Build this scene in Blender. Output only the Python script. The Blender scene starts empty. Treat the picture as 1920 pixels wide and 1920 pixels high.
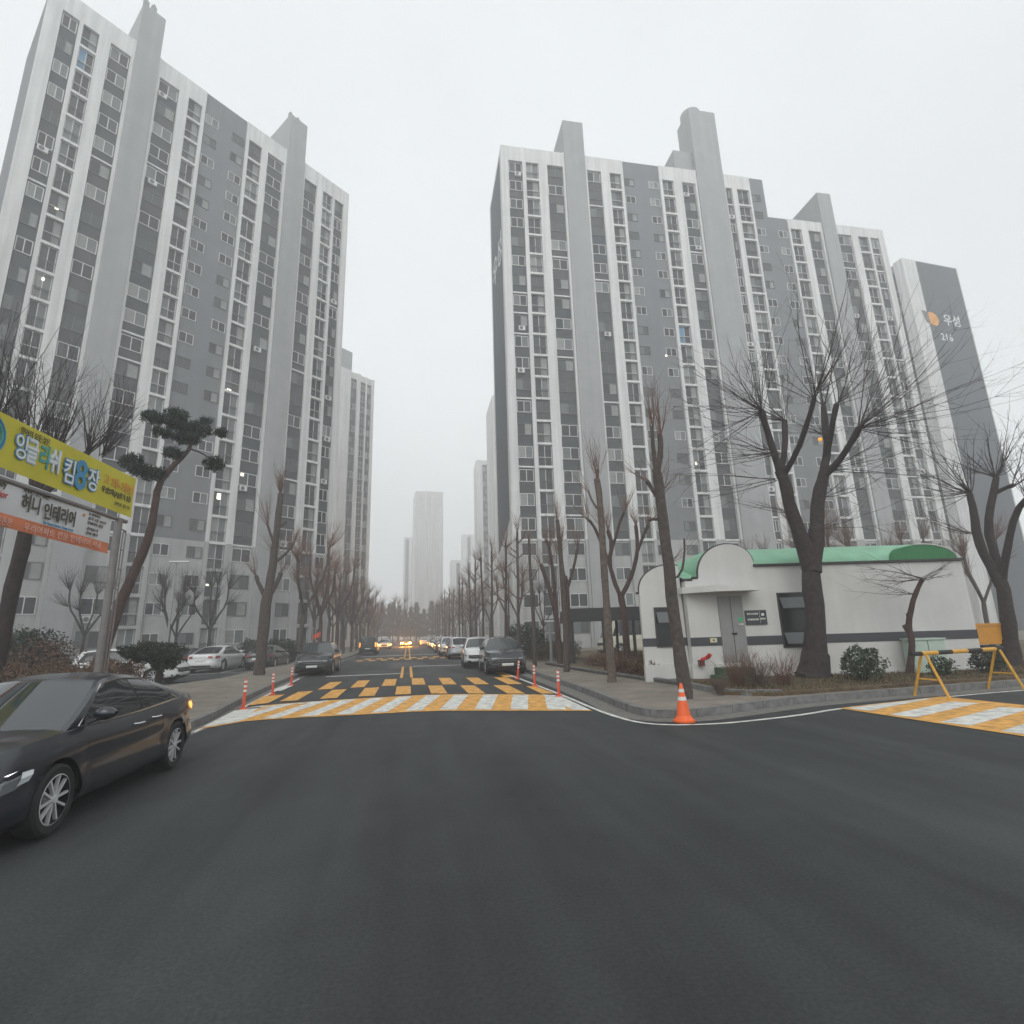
import bpy, bmesh, math, random
from math import radians as R, sin, cos, pi, sqrt, hypot
from mathutils import Vector, Matrix
random.seed(7)
sc = bpy.context.scene
COL = sc.collection

# ---------------------------------------------------------------- camera
H = 1.8
cam_d = bpy.data.cameras.new('camera'); cam = bpy.data.objects.new('camera', cam_d); COL.objects.link(cam)
FPX = 990.0
cam_d.sensor_fit = 'HORIZONTAL'; cam_d.sensor_width = 36.0; cam_d.lens = 36.0 * FPX / 1920.0
cam_d.clip_start = 0.05; cam_d.clip_end = 3000
_up = Vector((-130, 4310, -FPX)).normalized()
_fw = Vector((-195, -233, -FPX)).normalized(); _fw = (_fw - _up * _fw.dot(_up)).normalized()
_rt = _fw.cross(_up)
ROT = Matrix((_rt, _fw, _up))                 # camera space -> world
cam.matrix_world = Matrix.Translation((0, 0, H)) @ ROT.to_4x4()
sc.camera = cam
def ray(u, v): return ROT @ Vector((u - 960, 960 - v, -FPX))
def G(u, v, z=0.0):                            # point at height z seen at a spot of the photograph
    d = ray(u, v); return Vector((0, 0, H)) + d * ((z - H) / d.z)
def at(u, v, D):                               # point at horizontal distance D
    d = ray(u, v); return Vector((0, 0, H)) + d * (D / hypot(d.x, d.y))

# ---------------------------------------------------------------- light and sky (foggy overcast)
SKY_STRENGTH = 0.12; SUN = 0.7; EXPOSURE = 0.26; HAZE = 0.0034
w = bpy.data.worlds.new('World'); sc.world = w; w.use_nodes = True
nt = w.node_tree; nt.nodes.clear()
out = nt.nodes.new('ShaderNodeOutputWorld'); bg = nt.nodes.new('ShaderNodeBackground')
sky = nt.nodes.new('ShaderNodeTexSky'); sky.sky_type = 'NISHITA'; sky.sun_disc = False
sky.sun_elevation = R(38); sky.sun_rotation = R(200); sky.dust_density = 6; sky.air_density = 1.0
bw = nt.nodes.new('ShaderNodeHueSaturation'); bw.inputs['Saturation'].default_value = 0.04
# cloud layer: flatten the clear-sky gradient towards an even pale grey
mixc = nt.nodes.new('ShaderNodeMix'); mixc.data_type = 'RGBA'; mixc.inputs['Factor'].default_value = 0.88
nt.links.new(sky.outputs[0], bw.inputs['Color']); nt.links.new(bw.outputs[0], mixc.inputs['A'])
mixc.inputs['B'].default_value = (7.2, 7.5, 7.65, 1)
cn = nt.nodes.new('ShaderNodeTexNoise'); cn.inputs['Scale'].default_value = 1.6; cn.inputs['Detail'].default_value = 5
tcw = nt.nodes.new('ShaderNodeTexCoord'); nt.links.new(tcw.outputs['Generated'], cn.inputs['Vector'])
cr = nt.nodes.new('ShaderNodeMapRange'); cr.inputs[1].default_value = .3; cr.inputs[2].default_value = .7; cr.inputs[3].default_value = .93; cr.inputs[4].default_value = 1.05; nt.links.new(cn.outputs[0], cr.inputs[0])
cs = nt.nodes.new('ShaderNodeVectorMath'); cs.operation = 'SCALE'; nt.links.new(mixc.outputs['Result'], cs.inputs[0]); nt.links.new(cr.outputs[0], cs.inputs['Scale'])
nt.links.new(cs.outputs[0], bg.inputs['Color']); bg.inputs['Strength'].default_value = SKY_STRENGTH
nt.links.new(bg.outputs[0], out.inputs[0])
sun_d = bpy.data.lights.new('sun', 'SUN'); sun_d.energy = SUN; sun_d.angle = R(40); sun_d.color = (1, .98, .95)
sun = bpy.data.objects.new('sun', sun_d); COL.objects.link(sun)
sun.rotation_euler = (R(52), 0, R(-20))        # high, behind the viewer
sc.view_settings.view_transform = 'Standard'; sc.view_settings.look = 'None'
sc.view_settings.exposure = EXPOSURE; sc.view_settings.gamma = 1
cy = sc.cycles
cy.max_bounces = 6; cy.diffuse_bounces = 3; cy.glossy_bounces = 3; cy.transmission_bounces = 2; cy.volume_bounces = 4
cy.use_denoising = True; cy.caustics_reflective = False; cy.caustics_refractive = False
try: cy.denoiser = 'OPENIMAGEDENOISE'
except Exception: pass

# ---------------------------------------------------------------- materials
_M = {}
def mat(name, c, rough=.8, metal=0, noise=0, nscale=4, bump=0, bscale=60, coat=0, emit=None, es=1, streak=0, spec=.5, objc=False):
    if name in _M: return _M[name]
    m = bpy.data.materials.new(name); m.use_nodes = True; n = m.node_tree; b = n.nodes['Principled BSDF']
    b.inputs['Base Color'].default_value = (*c, 1); b.inputs['Roughness'].default_value = rough
    b.inputs['Metallic'].default_value = metal; b.inputs['Specular IOR Level'].default_value = spec
    if coat: b.inputs['Coat Weight'].default_value = coat; b.inputs['Coat Roughness'].default_value = .06
    if emit: b.inputs['Emission Color'].default_value = (*emit, 1); b.inputs['Emission Strength'].default_value = es
    if noise or bump or streak:
        tc = n.nodes.new('ShaderNodeTexCoord'); src = tc.outputs['Object']
        if noise:
            t = n.nodes.new('ShaderNodeTexNoise'); t.inputs['Scale'].default_value = nscale; t.inputs['Detail'].default_value = 6
            n.links.new(src, t.inputs['Vector'])
            mp = n.nodes.new('ShaderNodeMapRange'); mp.inputs['From Min'].default_value = .3; mp.inputs['From Max'].default_value = .7
            mp.inputs['To Min'].default_value = 1 - noise; mp.inputs['To Max'].default_value = 1 + noise
            n.links.new(t.outputs[0], mp.inputs[0]); val = mp.outputs[0]
            if streak:
                mg = n.nodes.new('ShaderNodeMapping'); mg.inputs['Scale'].default_value = (1.3, 1.3, .05)
                n.links.new(src, mg.inputs['Vector'])
                t2 = n.nodes.new('ShaderNodeTexNoise'); t2.inputs['Scale'].default_value = 1.6; t2.inputs['Detail'].default_value = 8
                n.links.new(mg.outputs[0], t2.inputs['Vector'])
                m2 = n.nodes.new('ShaderNodeMapRange'); m2.inputs['From Min'].default_value = .35; m2.inputs['From Max'].default_value = .65
                m2.inputs['To Min'].default_value = 1 - streak; m2.inputs['To Max'].default_value = 1
                n.links.new(t2.outputs[0], m2.inputs[0])
                mu = n.nodes.new('ShaderNodeMath'); mu.operation = 'MULTIPLY'; n.links.new(val, mu.inputs[0]); n.links.new(m2.outputs[0], mu.inputs[1]); val = mu.outputs[0]
            vm = n.nodes.new('ShaderNodeVectorMath'); vm.operation = 'SCALE'; vm.inputs[0].default_value = c
            n.links.new(val, vm.inputs['Scale']); n.links.new(vm.outputs[0], b.inputs['Base Color'])
        if bump:
            t = n.nodes.new('ShaderNodeTexNoise'); t.inputs['Scale'].default_value = bscale; t.inputs['Detail'].default_value = 4
            n.links.new(src, t.inputs['Vector'])
            bp = n.nodes.new('ShaderNodeBump'); bp.inputs['Strength'].default_value = bump; bp.inputs['Distance'].default_value = .01
            n.links.new(t.outputs[0], bp.inputs['Height']); n.links.new(bp.outputs[0], b.inputs['Normal'])
    _M[name] = m; return m

def asphalt():
    m = bpy.data.materials.new('asphalt'); m.use_nodes = True; n = m.node_tree; b = n.nodes['Principled BSDF']; L = n.links
    tc = n.nodes.new('ShaderNodeTexCoord')
    def noise(scale, detail, sx=1, sy=1, dist=0):
        mg = n.nodes.new('ShaderNodeMapping'); mg.inputs['Scale'].default_value = (sx, sy, 1); L.new(tc.outputs['Object'], mg.inputs[0])
        t = n.nodes.new('ShaderNodeTexNoise'); t.inputs['Scale'].default_value = scale; t.inputs['Detail'].default_value = detail; t.inputs['Distortion'].default_value = dist
        L.new(mg.outputs[0], t.inputs['Vector']); return t.outputs[0]
    def rng(x, a, c, lo, hi):
        k = n.nodes.new('ShaderNodeMapRange'); k.inputs[1].default_value = a; k.inputs[2].default_value = c; k.inputs[3].default_value = lo; k.inputs[4].default_value = hi
        L.new(x, k.inputs[0]); return k.outputs[0]
    def mul(a, c):
        k = n.nodes.new('ShaderNodeMath'); k.operation = 'MULTIPLY'; L.new(a, k.inputs[0]); L.new(c, k.inputs[1]); return k.outputs[0]
    big = rng(noise(.35, 5, .9, .16, .6), .33, .67, .80, 1.20)       # wheel-worn bands along the street
    patch = rng(noise(.9, 6, 1, 1, 1.2), .35, .7, .9, 1.1)
    fine = rng(noise(38, 4), .3, .7, .72, 1.28)
    grit = rng(noise(190, 2), .3, .7, .75, 1.3)
    streak = rng(noise(1.7, 4, 1, .05, .35), .36, .64, .84, 1.2)
    v = mul(mul(mul(big, patch), streak), mul(fine, grit))
    vm = n.nodes.new('ShaderNodeVectorMath'); vm.operation = 'SCALE'; vm.inputs[0].default_value = (.0335, .0365, .0375); L.new(v, vm.inputs['Scale'])
    L.new(vm.outputs[0], b.inputs['Base Color'])
    L.new(rng(noise(.5, 4, .8, .3, .4), .35, .65, .62, .85), b.inputs['Roughness']); b.inputs['Specular IOR Level'].default_value = .35
    bp = n.nodes.new('ShaderNodeBump'); bp.inputs['Strength'].default_value = .3; bp.inputs['Distance'].default_value = .004
    L.new(noise(120, 3), bp.inputs['Height']); L.new(bp.outputs[0], b.inputs['Normal'])
    return m

def paving():
    m = bpy.data.materials.new('paving'); m.use_nodes = True; n = m.node_tree; b = n.nodes['Principled BSDF']; L = n.links
    tc = n.nodes.new('ShaderNodeTexCoord')
    br = n.nodes.new('ShaderNodeTexBrick'); br.inputs['Scale'].default_value = 1
    br.inputs['Brick Width'].default_value = .22; br.inputs['Row Height'].default_value = .11; br.inputs['Mortar Size'].default_value = .006
    br.inputs['Color1'].default_value = (.255, .225, .185, 1); br.inputs['Color2'].default_value = (.205, .18, .15, 1); br.inputs['Mortar'].default_value = (.105, .09, .075, 1)
    L.new(tc.outputs['Object'], br.inputs['Vector'])
    t = n.nodes.new('ShaderNodeTexNoise'); t.inputs['Scale'].default_value = 1.1; t.inputs['Detail'].default_value = 8; L.new(tc.outputs['Object'], t.inputs['Vector'])
    k = n.nodes.new('ShaderNodeMapRange'); k.inputs[1].default_value = .3; k.inputs[2].default_value = .7; k.inputs[3].default_value = .72; k.inputs[4].default_value = 1.15; L.new(t.outputs[0], k.inputs[0])
    vm = n.nodes.new('ShaderNodeVectorMath'); vm.operation = 'SCALE'; L.new(br.outputs['Color'], vm.inputs[0]); L.new(k.outputs[0], vm.inputs['Scale'])
    L.new(vm.outputs[0], b.inputs['Base Color']); b.inputs['Roughness'].default_value = .85
    return m

def soil(name='soil', a=(.055, .038, .024), c=(.115, .082, .045), e=(.16, .125, .06)):
    m = bpy.data.materials.new(name); m.use_nodes = True; n = m.node_tree; b = n.nodes['Principled BSDF']; L = n.links
    tc = n.nodes.new('ShaderNodeTexCoord')
    t = n.nodes.new('ShaderNodeTexNoise'); t.inputs['Scale'].default_value = 3.5; t.inputs['Detail'].default_value = 10; t.inputs['Roughness'].default_value = .7; L.new(tc.outputs['Object'], t.inputs['Vector'])
    r = n.nodes.new('ShaderNodeValToRGB'); r.color_ramp.elements[0].position = .35; r.color_ramp.elements[0].color = (*a, 1)
    r.color_ramp.elements[1].position = .72; r.color_ramp.elements[1].color = (*e, 1); q = r.color_ramp.elements.new(.52); q.color = (*c, 1)
    L.new(t.outputs[0], r.inputs[0]); L.new(r.outputs[0], b.inputs['Base Color']); b.inputs['Roughness'].default_value = 1
    bp = n.nodes.new('ShaderNodeBump'); bp.inputs['Strength'].default_value = .9; bp.inputs['Distance'].default_value = .05; L.new(t.outputs[0], bp.inputs['Height']); L.new(bp.outputs[0], b.inputs['Normal'])
    return m

ASPH = asphalt(); PAVE = paving(); SOIL = soil()
LINEW = mat('line_white', (.60, .60, .56), .7, noise=.34, nscale=5)
LINEY = mat('line_yellow', (.64, .33, .07), .7, noise=.34, nscale=5)
CURB = mat('curb_stone', (.17, .17, .165), .85, noise=.3, nscale=5, bump=.3)
CONC = mat('gutter_concrete', (.155, .148, .135), .85, noise=.25, nscale=6)
WALLW = mat('wall_white', (.72, .725, .71), .85, noise=.05, nscale=.5, streak=.22)
WALLC = mat('wall_core_grey', (.36, .365, .37), .85, noise=.06, nscale=.6, streak=.1)
WALLG = mat('wall_mid_grey', (.20, .207, .217), .85, noise=.06, nscale=.6, streak=.1)
DK = [mat('panel_dark_a', (.056, .062, .067), .7, noise=.12, nscale=.8), mat('panel_dark_b', (.068, .067, .071), .7, noise=.12, nscale=.8), mat('panel_dark_c', (.048, .056, .064), .7, noise=.12, nscale=.8)]
GBLUE = mat('gable_blue_grey', (.085, .098, .115), .8, noise=.08, nscale=.4, streak=.1)
LOWW = mat('wall_low_white', (.43, .435, .425), .85, noise=.07, nscale=.6, streak=.16)
FRW = mat('frame_white', (.62, .62, .61), .5)
FRD = mat('frame_grey', (.12, .122, .125), .5)
GL = [mat('glass_dark', (.022, .025, .029), .12, spec=.5), mat('glass_curtain', (.25, .26, .25), .3, noise=.15, nscale=2), mat('glass_mid', (.065, .07, .07), .15),
      mat('glass_pale', (.14, .155, .155), .2, noise=.1, nscale=2), mat('glass_blue', (.12, .27, .42), .2)]
BLACK = mat('black_rubber', (.018, .018, .018), .8)
CHROME = mat('chrome', (.62, .62, .63), .18, metal=1)
STEEL = mat('steel_grey', (.30, .31, .31), .5, metal=.6, noise=.1)
BARK = mat('bark_grey', (.075, .060, .051), .95, noise=.35, nscale=9, bump=.8, bscale=25)
BARKD = mat('bark_dark', (.036, .026, .025), .95, noise=.35, nscale=8, bump=.8, bscale=25)
BARKR = mat('bark_red', (.062, .037, .032), .95, noise=.35, nscale=8, bump=.8, bscale=25)
TWIG = mat('twig', (.075, .050, .042), .9)
TWIGD = mat('twig_dark', (.040, .028, .026), .9)
TWIGR = mat('twig_rust', (.15, .083, .06), .9)

# ---------------------------------------------------------------- mesh helpers
class MB:
    def __init__(s): s.v = []; s.f = []; s.m = []; s.mats = []
    def mi(s, m):
        if m not in s.mats: s.mats.append(m)
        return s.mats.index(m)
    def face(s, pts, m):
        k = len(s.v); s.v += [tuple(p) for p in pts]; s.f.append(tuple(range(k, k + len(pts)))); s.m.append(s.mi(m))
    def box(s, x0, x1, y0, y1, z0, z1, m):
        k = len(s.v); s.v += [(x, y, z) for z in (z0, z1) for y in (y0, y1) for x in (x0, x1)]
        for f in ((0, 2, 3, 1), (4, 5, 7, 6), (0, 1, 5, 4), (2, 6, 7, 3), (0, 4, 6, 2), (1, 3, 7, 5)):
            s.f.append(tuple(k + i for i in f)); s.m.append(s.mi(m))
    def tube(s, pts, rad, n, m, cap=True):
        pts = [Vector(p) for p in pts]; k = len(s.v); N = len(pts); mi = s.mi(m); a = None
        for i, p in enumerate(pts):
            t = (pts[min(i + 1, N - 1)] - pts[max(i - 1, 0)])
            t = t.normalized() if t.length > 1e-9 else Vector((0, 0, 1))
            if a is None: a = t.orthogonal().normalized()
            else:
                a = a - t * a.dot(t); a = a.normalized() if a.length > 1e-6 else t.orthogonal().normalized()
            b = t.cross(a); r = rad[i] if hasattr(rad, '__len__') else rad
            for j in range(n):
                q = 2 * pi * j / n; s.v.append(tuple(p + a * (cos(q) * r) + b * (sin(q) * r)))
        for i in range(N - 1):
            for j in range(n):
                j2 = (j + 1) % n; s.f.append((k + i * n + j, k + i * n + j2, k + (i + 1) * n + j2, k + (i + 1) * n + j)); s.m.append(mi)
        if cap:
            s.f.append(tuple(k + j for j in range(n))[::-1]); s.m.append(mi)
            s.f.append(tuple(k + (N - 1) * n + j for j in range(n))); s.m.append(mi)
    def grid(s, fn, na, nb, m, flip=False):
        k = len(s.v); mi = s.mi(m)
        for i in range(na + 1):
            for j in range(nb + 1): s.v.append(tuple(fn(i / na, j / nb)))
        for i in range(na):
            for j in range(nb):
                q = (k + i * (nb + 1) + j, k + (i + 1) * (nb + 1) + j, k + (i + 1) * (nb + 1) + j + 1, k + i * (nb + 1) + j + 1)
                s.f.append(q[::-1] if flip else q); s.m.append(mi)
    def prism(s, poly, z0, z1, m, mtop=None):
        n = len(poly); k = len(s.v); s.v += [(p[0], p[1], z0) for p in poly] + [(p[0], p[1], z1) for p in poly]
        for i in range(n):
            j = (i + 1) % n; s.f.append((k + i, k + j, k + n + j, k + n + i)); s.m.append(s.mi(m))
        s.f.append(tuple(k + n + i for i in range(n))); s.m.append(s.mi(mtop or m))
        s.f.append(tuple(k + i for i in range(n))[::-1]); s.m.append(s.mi(m))
    def mesh(s, name, smooth=False, merge=False, normals=False, angle=35):
        me = bpy.data.meshes.new(name); me.from_pydata(s.v, [], s.f)
        for m in s.mats: me.materials.append(m)
        me.polygons.foreach_set('material_index', s.m)
        if merge or normals:
            b = bmesh.new(); b.from_mesh(me)
            if merge: bmesh.ops.remove_doubles(b, verts=b.verts, dist=.0006)
            if normals: bmesh.ops.recalc_face_normals(b, faces=b.faces)
            b.to_mesh(me); b.free()
        if smooth:
            me.polygons.foreach_set('use_smooth', [True] * len(me.polygons)); me.set_sharp_from_angle(angle=R(angle))
        me.update(); return me
    def build(s, name, parent=None, **k):
        o = bpy.data.objects.new(name, s.mesh(name, **k)); COL.objects.link(o); o.parent = parent; return o
def tag(o, label=None, cat=None, group=None, kind=None):
    if label: o['label'] = label
    if cat: o['category'] = cat
    if group: o['group'] = group
    if kind: o['kind'] = kind
    return o
def empty(name, loc, rz=0, label=None, cat=None, group=None):
    o = bpy.data.objects.new(name, None); COL.objects.link(o); o.location = loc; o.rotation_euler = (0, 0, rz); o.empty_display_size = .3
    return tag(o, label, cat, group)
def inst(name, me, parent, loc=(0, 0, 0), rz=0):
    o = bpy.data.objects.new(name, me); COL.objects.link(o); o.parent = parent; o.location = loc; o.rotation_euler = (0, 0, rz); return o
def copy_tree(o, parent=None):
    c = o.copy(); COL.objects.link(c); c.parent = parent
    for k in list(c.keys()):
        if k in ('label',): del c[k]
    for ch in list(o.children): copy_tree(ch, c)
    return c
def text_mesh(body, size, m, name='lettering', align='LEFT', extrude=.004, bold=0, sx=1, parent=None, matrix=None):
    cu = bpy.data.curves.new('t', 'FONT'); cu.body = body; cu.size = size; cu.align_x = align; cu.extrude = extrude; cu.offset = bold; cu.resolution_u = 3
    to = bpy.data.objects.new('t', cu); me = bpy.data.meshes.new_from_object(to); bpy.data.objects.remove(to); bpy.data.curves.remove(cu)
    me.name = name; me.materials.clear(); me.materials.append(m)
    if sx != 1: me.transform(Matrix.Diagonal((sx, 1, 1, 1)))
    o = bpy.data.objects.new(name, me); COL.objects.link(o); o.parent = parent
    if matrix is not None: o.matrix_local = matrix
    return o
def sheet(name, poly, z, m, label=None):
    b = MB(); b.face([(p[0], p[1], z) for p in poly], m); o = b.build(name); o['kind'] = 'structure'
    if label: o['label'] = label
    return o
def strip_between(A, B, z, m, mb):
    for i in range(len(A) - 1): mb.face([(A[i][0], A[i][1], z), (A[i + 1][0], A[i + 1][1], z), (B[i + 1][0], B[i + 1][1], z), (B[i][0], B[i][1], z)], m)
def offset_line(L, d):
    out_ = []
    for i, p in enumerate(L):
        a = Vector(L[max(i - 1, 0)][:2]); b = Vector(L[min(i + 1, len(L) - 1)][:2]); t = (b - a).normalized(); out_.append((p[0] - t.y * d, p[1] + t.x * d))
    return out_
def densify(L, step=.6, it=2):
    L = [Vector(p[:2]) for p in L]
    for _ in range(it):
        q = [L[0]]
        for a, b in zip(L[:-1], L[1:]): q += [a * .75 + b * .25, a * .25 + b * .75]
        q.append(L[-1]); L = q
    return [(p.x, p.y) for p in L]

# ---------------------------------------------------------------- ground, road, pavements
g = MB(); g.face([(-150, -45, -.02), (150, -45, -.02), (150, 352, -.02), (-150, 352, -.02)], soil('ground_soil', (.05, .045, .035), (.075, .066, .05), (.1, .09, .065)))
tag(g.build('ground'), kind='structure')
b = MB()
b.face([(-90, -30, 0), (90, -30, 0), (90, 12.6, 0), (5.6, 12.6, 0), (-4.6, 12.6, 0), (-90, 12.6, 0)], ASPH)
b.face([(-4.6, 12.6, 0), (5.6, 12.6, 0), (5.6, 340, 0), (-5.4, 340, 0), (-5.4, 12.6, 0)], ASPH)
b.face([(-60, 22, 0), (-5.4, 22, 0), (-5.4, 70, 0), (-60, 70, 0)], ASPH)
b.face([(9.5, 45, 0), (60, 45, 0), (60, 66, 0), (9.5, 66, 0)], ASPH)
tag(b.build('road', merge=True), kind='structure')

kr = densify([(5.6, 300), (5.55, 60), (5.5, 27), (5.3, 19), (5.15, 15), (4.92, 12.3), (4.9, 11.2), (5.25, 10.72), (5.95, 10.62), (7.6, 11.15), (8.9, 11.5), (10.4, 11.7), (16.5, 12.15), (40, 13.4), (80, 15)], it=2)
b = MB(); b.prism(kr + [(80, 300)], -.01, .15, CURB, PAVE); o = b.build('sidewalk'); tag(o, kind='structure')
JOINT = mat('kerb_joint', (.05, .05, .048), .95)
def kerb_joints(b, L, sgn=1, lim=70):
    acc = 0
    for p, q in zip(L[:-1], L[1:]):
        a_, c_ = Vector(p), Vector(q); d_ = c_ - a_; ln = d_.length
        if ln < 1e-6: continue
        d_ /= ln; n_ = Vector((-d_.y, d_.x)) * sgn; s_ = (1 - acc) % 1
        while s_ < ln:
            m_ = a_ + d_ * s_
            if m_.length < lim:
                o0, o1 = m_ - n_ * .003, m_ + n_ * .16; e_ = d_ * .007
                b.face([(*(o0 - e_), .0), (*(o0 + e_), .0), (*(o0 + e_), .1565), (*(o0 - e_), .1565)], JOINT); b.face([(*(o0 - e_), .157), (*(o0 + e_), .157), (*(o1 + e_), .157), (*(o1 - e_), .157)], JOINT)
            s_ += 1
        acc = (acc + ln) % 1
b = MB(); inner = offset_line(kr, .16); strip_between(kr, inner, .154, CURB, b); kerb_joints(b, kr); tag(b.build('kerb'), kind='structure')
wl = densify([(4.45, 26), (4.43, 15.56), (4.33, 12.65), (4.36, 11.26), (4.51, 10.34), (4.96, 9.93), (5.82, 9.76), (6.46, 9.83), (7.78, 10.05), (9.19, 10.55), (12.58, 11.15), (15.14, 11.4), (24, 11.9), (60, 13)], it=2)
kg = densify([(5.5, 27), (5.3, 19), (5.15, 15), (4.92, 12.3), (4.9, 11.2), (5.25, 10.72), (5.95, 10.62), (7.6, 11.15), (8.9, 11.5), (10.4, 11.7), (16.5, 12.15), (40, 13.4), (62, 14.3), (80, 15)], it=2)
b = MB(); strip_between(offset_line(kg, -.02), offset_line(kg, -.5), .004, CONC, b); tag(b.build('gutter'), kind='structure')
b = MB(); strip_between(offset_line(wl, .055), offset_line(wl, -.055), .010, LINEW, b); tag(b.build('edge_line'), kind='structure')
kl = densify([(-40, 11.6), (-9, 11.7), (-5.2, 11.5), (-4.55, 11.9), (-4.5, 13.7), (-4.75, 16.6), (-4.95, 19.5), (-5.35, 26.5), (-5.4, 51), (-5.4, 300)], it=2)
b = MB(); b.prism(kl + [(-8.6, 300), (-8.6, 28), (-9.6, 24.8), (-40, 24.8)], -.01, .15, CURB, PAVE); tag(b.build('sidewalk'), kind='structure')
b = MB(); strip_between(kl, offset_line(kl, .16), .154, CURB, b); kerb_joints(b, kl); tag(b.build('kerb'), kind='structure')
b = MB(); strip_between(offset_line(kl, -.02), offset_line(kl, -.32), .004, CONC, b); tag(b.build('gutter'), kind='structure')
ll = densify([(-4.30, 12.6), (-4.33, 13.6), (-4.42, 15.5), (-4.55, 18.3), (-4.8, 22.8), (-5.0, 27.5)], it=2)
b = MB(); strip_between(offset_line(ll, .05), offset_line(ll, -.05), .010, LINEW, b); tag(b.build('edge_line'), kind='structure')

# planting beds with low kerbs
def bed(poly, z=.2, kerb=.12, name='planting_bed', top=None, edge=None):
    if edge:
        b = MB(); b.prism(poly, .145, z, SOIL); tag(b.build(name), kind='structure')
        b = MB(); q = offset_line(edge, .15)
        for i in range(len(edge) - 1): b.prism([edge[i], edge[i + 1], q[i + 1], q[i]][::-1], .14, z + .05, CURB)
        tag(b.build('bed_kerb'), kind='structure'); return
    b = MB(); b.prism(poly, .145, z + .05, CURB)
    n = len(poly); c = Vector((sum(p[0] for p in poly) / n, sum(p[1] for p in poly) / n))
    q = [(p[0] + (c.x - p[0]) / max(1, hypot(c.x - p[0], c.y - p[1])) * kerb, p[1] + (c.y - p[1]) / max(1, hypot(c.x - p[0], c.y - p[1])) * kerb) for p in poly]
    b.face([(p[0], p[1], z + .054) for p in q], top or SOIL); tag(b.build(name), kind='structure')
bed([(7.25, 21.4), (7.9, 15.2), (7.7, 12.6), (8.6, 11.85), (10.4, 11.98), (16.5, 12.4), (40, 13.7), (80, 15.4), (80, 28), (7.1, 28)], .23, edge=[(7.1, 28), (7.25, 21.4), (7.9, 15.2), (7.72, 12.9), (8.1, 12.2), (8.9, 11.95)])
bed([(6.95, 30), (45, 30), (45, 44), (6.95, 44)], .14)
bed([(7.2, 66.5), (60, 66.5), (60, 120), (7.2, 120)], .14)
bed([(-7.35, 13.0), (-8.9, 21.5), (-38, 23), (-38, 13.0)], .18)
bed([(-60, 42.5), (-33, 42.5), (-14, 58.0), (-8.9, 62), (-8.9, 72), (-60, 72)], .14)

# painted markings of the raised crossings
yf = [(-4.34, 13.0), (-3.6, 13.9), (-2.4, 13.95), (-1.03, 13.85), (.22, 13.84), (1.1, 13.62), (2, 13.24), (2.91, 12.84), (3.5, 12.58), (4.17, 12.25)]
yb = [(-4.52, 16.3), (-3.9, 17.0), (-2.6, 17.3), (-1.3, 17.45), (.6, 17.5), (1.6, 17.2), (2.4, 16.8), (3.3, 16.35), (3.9, 15.95), (4.3, 15.5)]
def interp(L, x):
    for a, c in zip(L[:-1], L[1:]):
        if a[0] <= x <= c[0]: return a[1] + (c[1] - a[1]) * (x - a[0]) / (c[0] - a[0])
    return L[0][1] if x < L[0][0] else L[-1][1]
HUMP = MB()
b = MB(); N = 24
fx = [(-4.34 + 8.51 * i / N) for i in range(N + 1)]; bx_ = [(-4.52 + 8.82 * i / N) for i in range(N + 1)]
fr = [(x, interp(yf, x)) for x in fx]; bk = [(x, interp(yb, x)) for x in bx_]
strip_between(fr, bk, .012, LINEY, b)
tag(b.build('crossing_paint'), kind='structure')
b = MB()
def on(u, s):   # u across 0..1, s from front 0 to back 1
    X0 = -4.34 + 8.51 * u; X1 = -4.52 + 8.82 * u; f_ = Vector((X0, interp(yf, X0))); k_ = Vector((X1, interp(yb, X1))); return f_.lerp(k_, s)
fr_x = [-1.07, -.69, -.3, .19, .63, 1.08, 1.54, 1.95, 2.35, 2.75, 3.14, 3.52]
us = [(-4.9 + .83 * i) for i in range(13)]
for i in range(12):     # slanted white stripes on the yellow ramp
    ua = (i * .83 - .55) / 8.51 - .02; ub = ua + .047
    sh = .10 - .03 * i / 11
    qs = []
    for k in range(7):
        s = .05 + .90 * k / 6; du = sh * s
        qs.append((max(0, min(1, ua + du)), max(0, min(1, ub + du)), s))
    for (a0, b0, s0), (a1, b1, s1) in zip(qs[:-1], qs[1:]):
        if b0 - a0 < .004 and b1 - a1 < .004: continue
        p = [on(a0, s0), on(b0, s0), on(b1, s1), on(a1, s1)]; b.face([(q.x, q.y, .016) for q in p], LINEW)
for u0, u1, s0, s1 in ((.0, .06, .05, 1), (.955, 1, .04, 1)):
    p = [on(u0, s0), on(u1, s0), on(u1, s1), on(u0, s1)]; b.face([(q.x, q.y, .018) for q in p], LINEW)
b.face([(x, y, .018) for x, y in [on(0, .93)[:], on(.25, .93)[:], on(.25, 1)[:], on(0, 1)[:]]], LINEW)
tag(b.build('crossing_stripes'), kind='structure')
b = MB()
def quad(pts, m, z=.012): b.face([(p[0], p[1], z) for p in pts], m)
def row(y, x): return y - (.5 * max(0, x - .3) if x > .3 else .12 * max(0, -x - 1.5))
for k in range(-3, 4):      # chequered yellow blocks before the ramp
    x0 = -.38 + 1.13 * k + (0 if k < 0 else 0); w_ = .50
    if -4.4 < x0 < 4.4: quad([(x0, row(18.05, x0)), (x0 + w_, row(18.05, x0 + w_)), (x0 + w_, row(20.9, x0 + w_)), (x0, row(20.9, x0))], LINEY)
    x1 = x0 + .56
    if x1 < 4.2: quad([(x1, row(21.35, x1)), (x1 + w_, row(21.35, x1 + w_)), (x1 + w_, row(24.6, x1 + w_)), (x1, row(24.6, x1))], LINEY)
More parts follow.
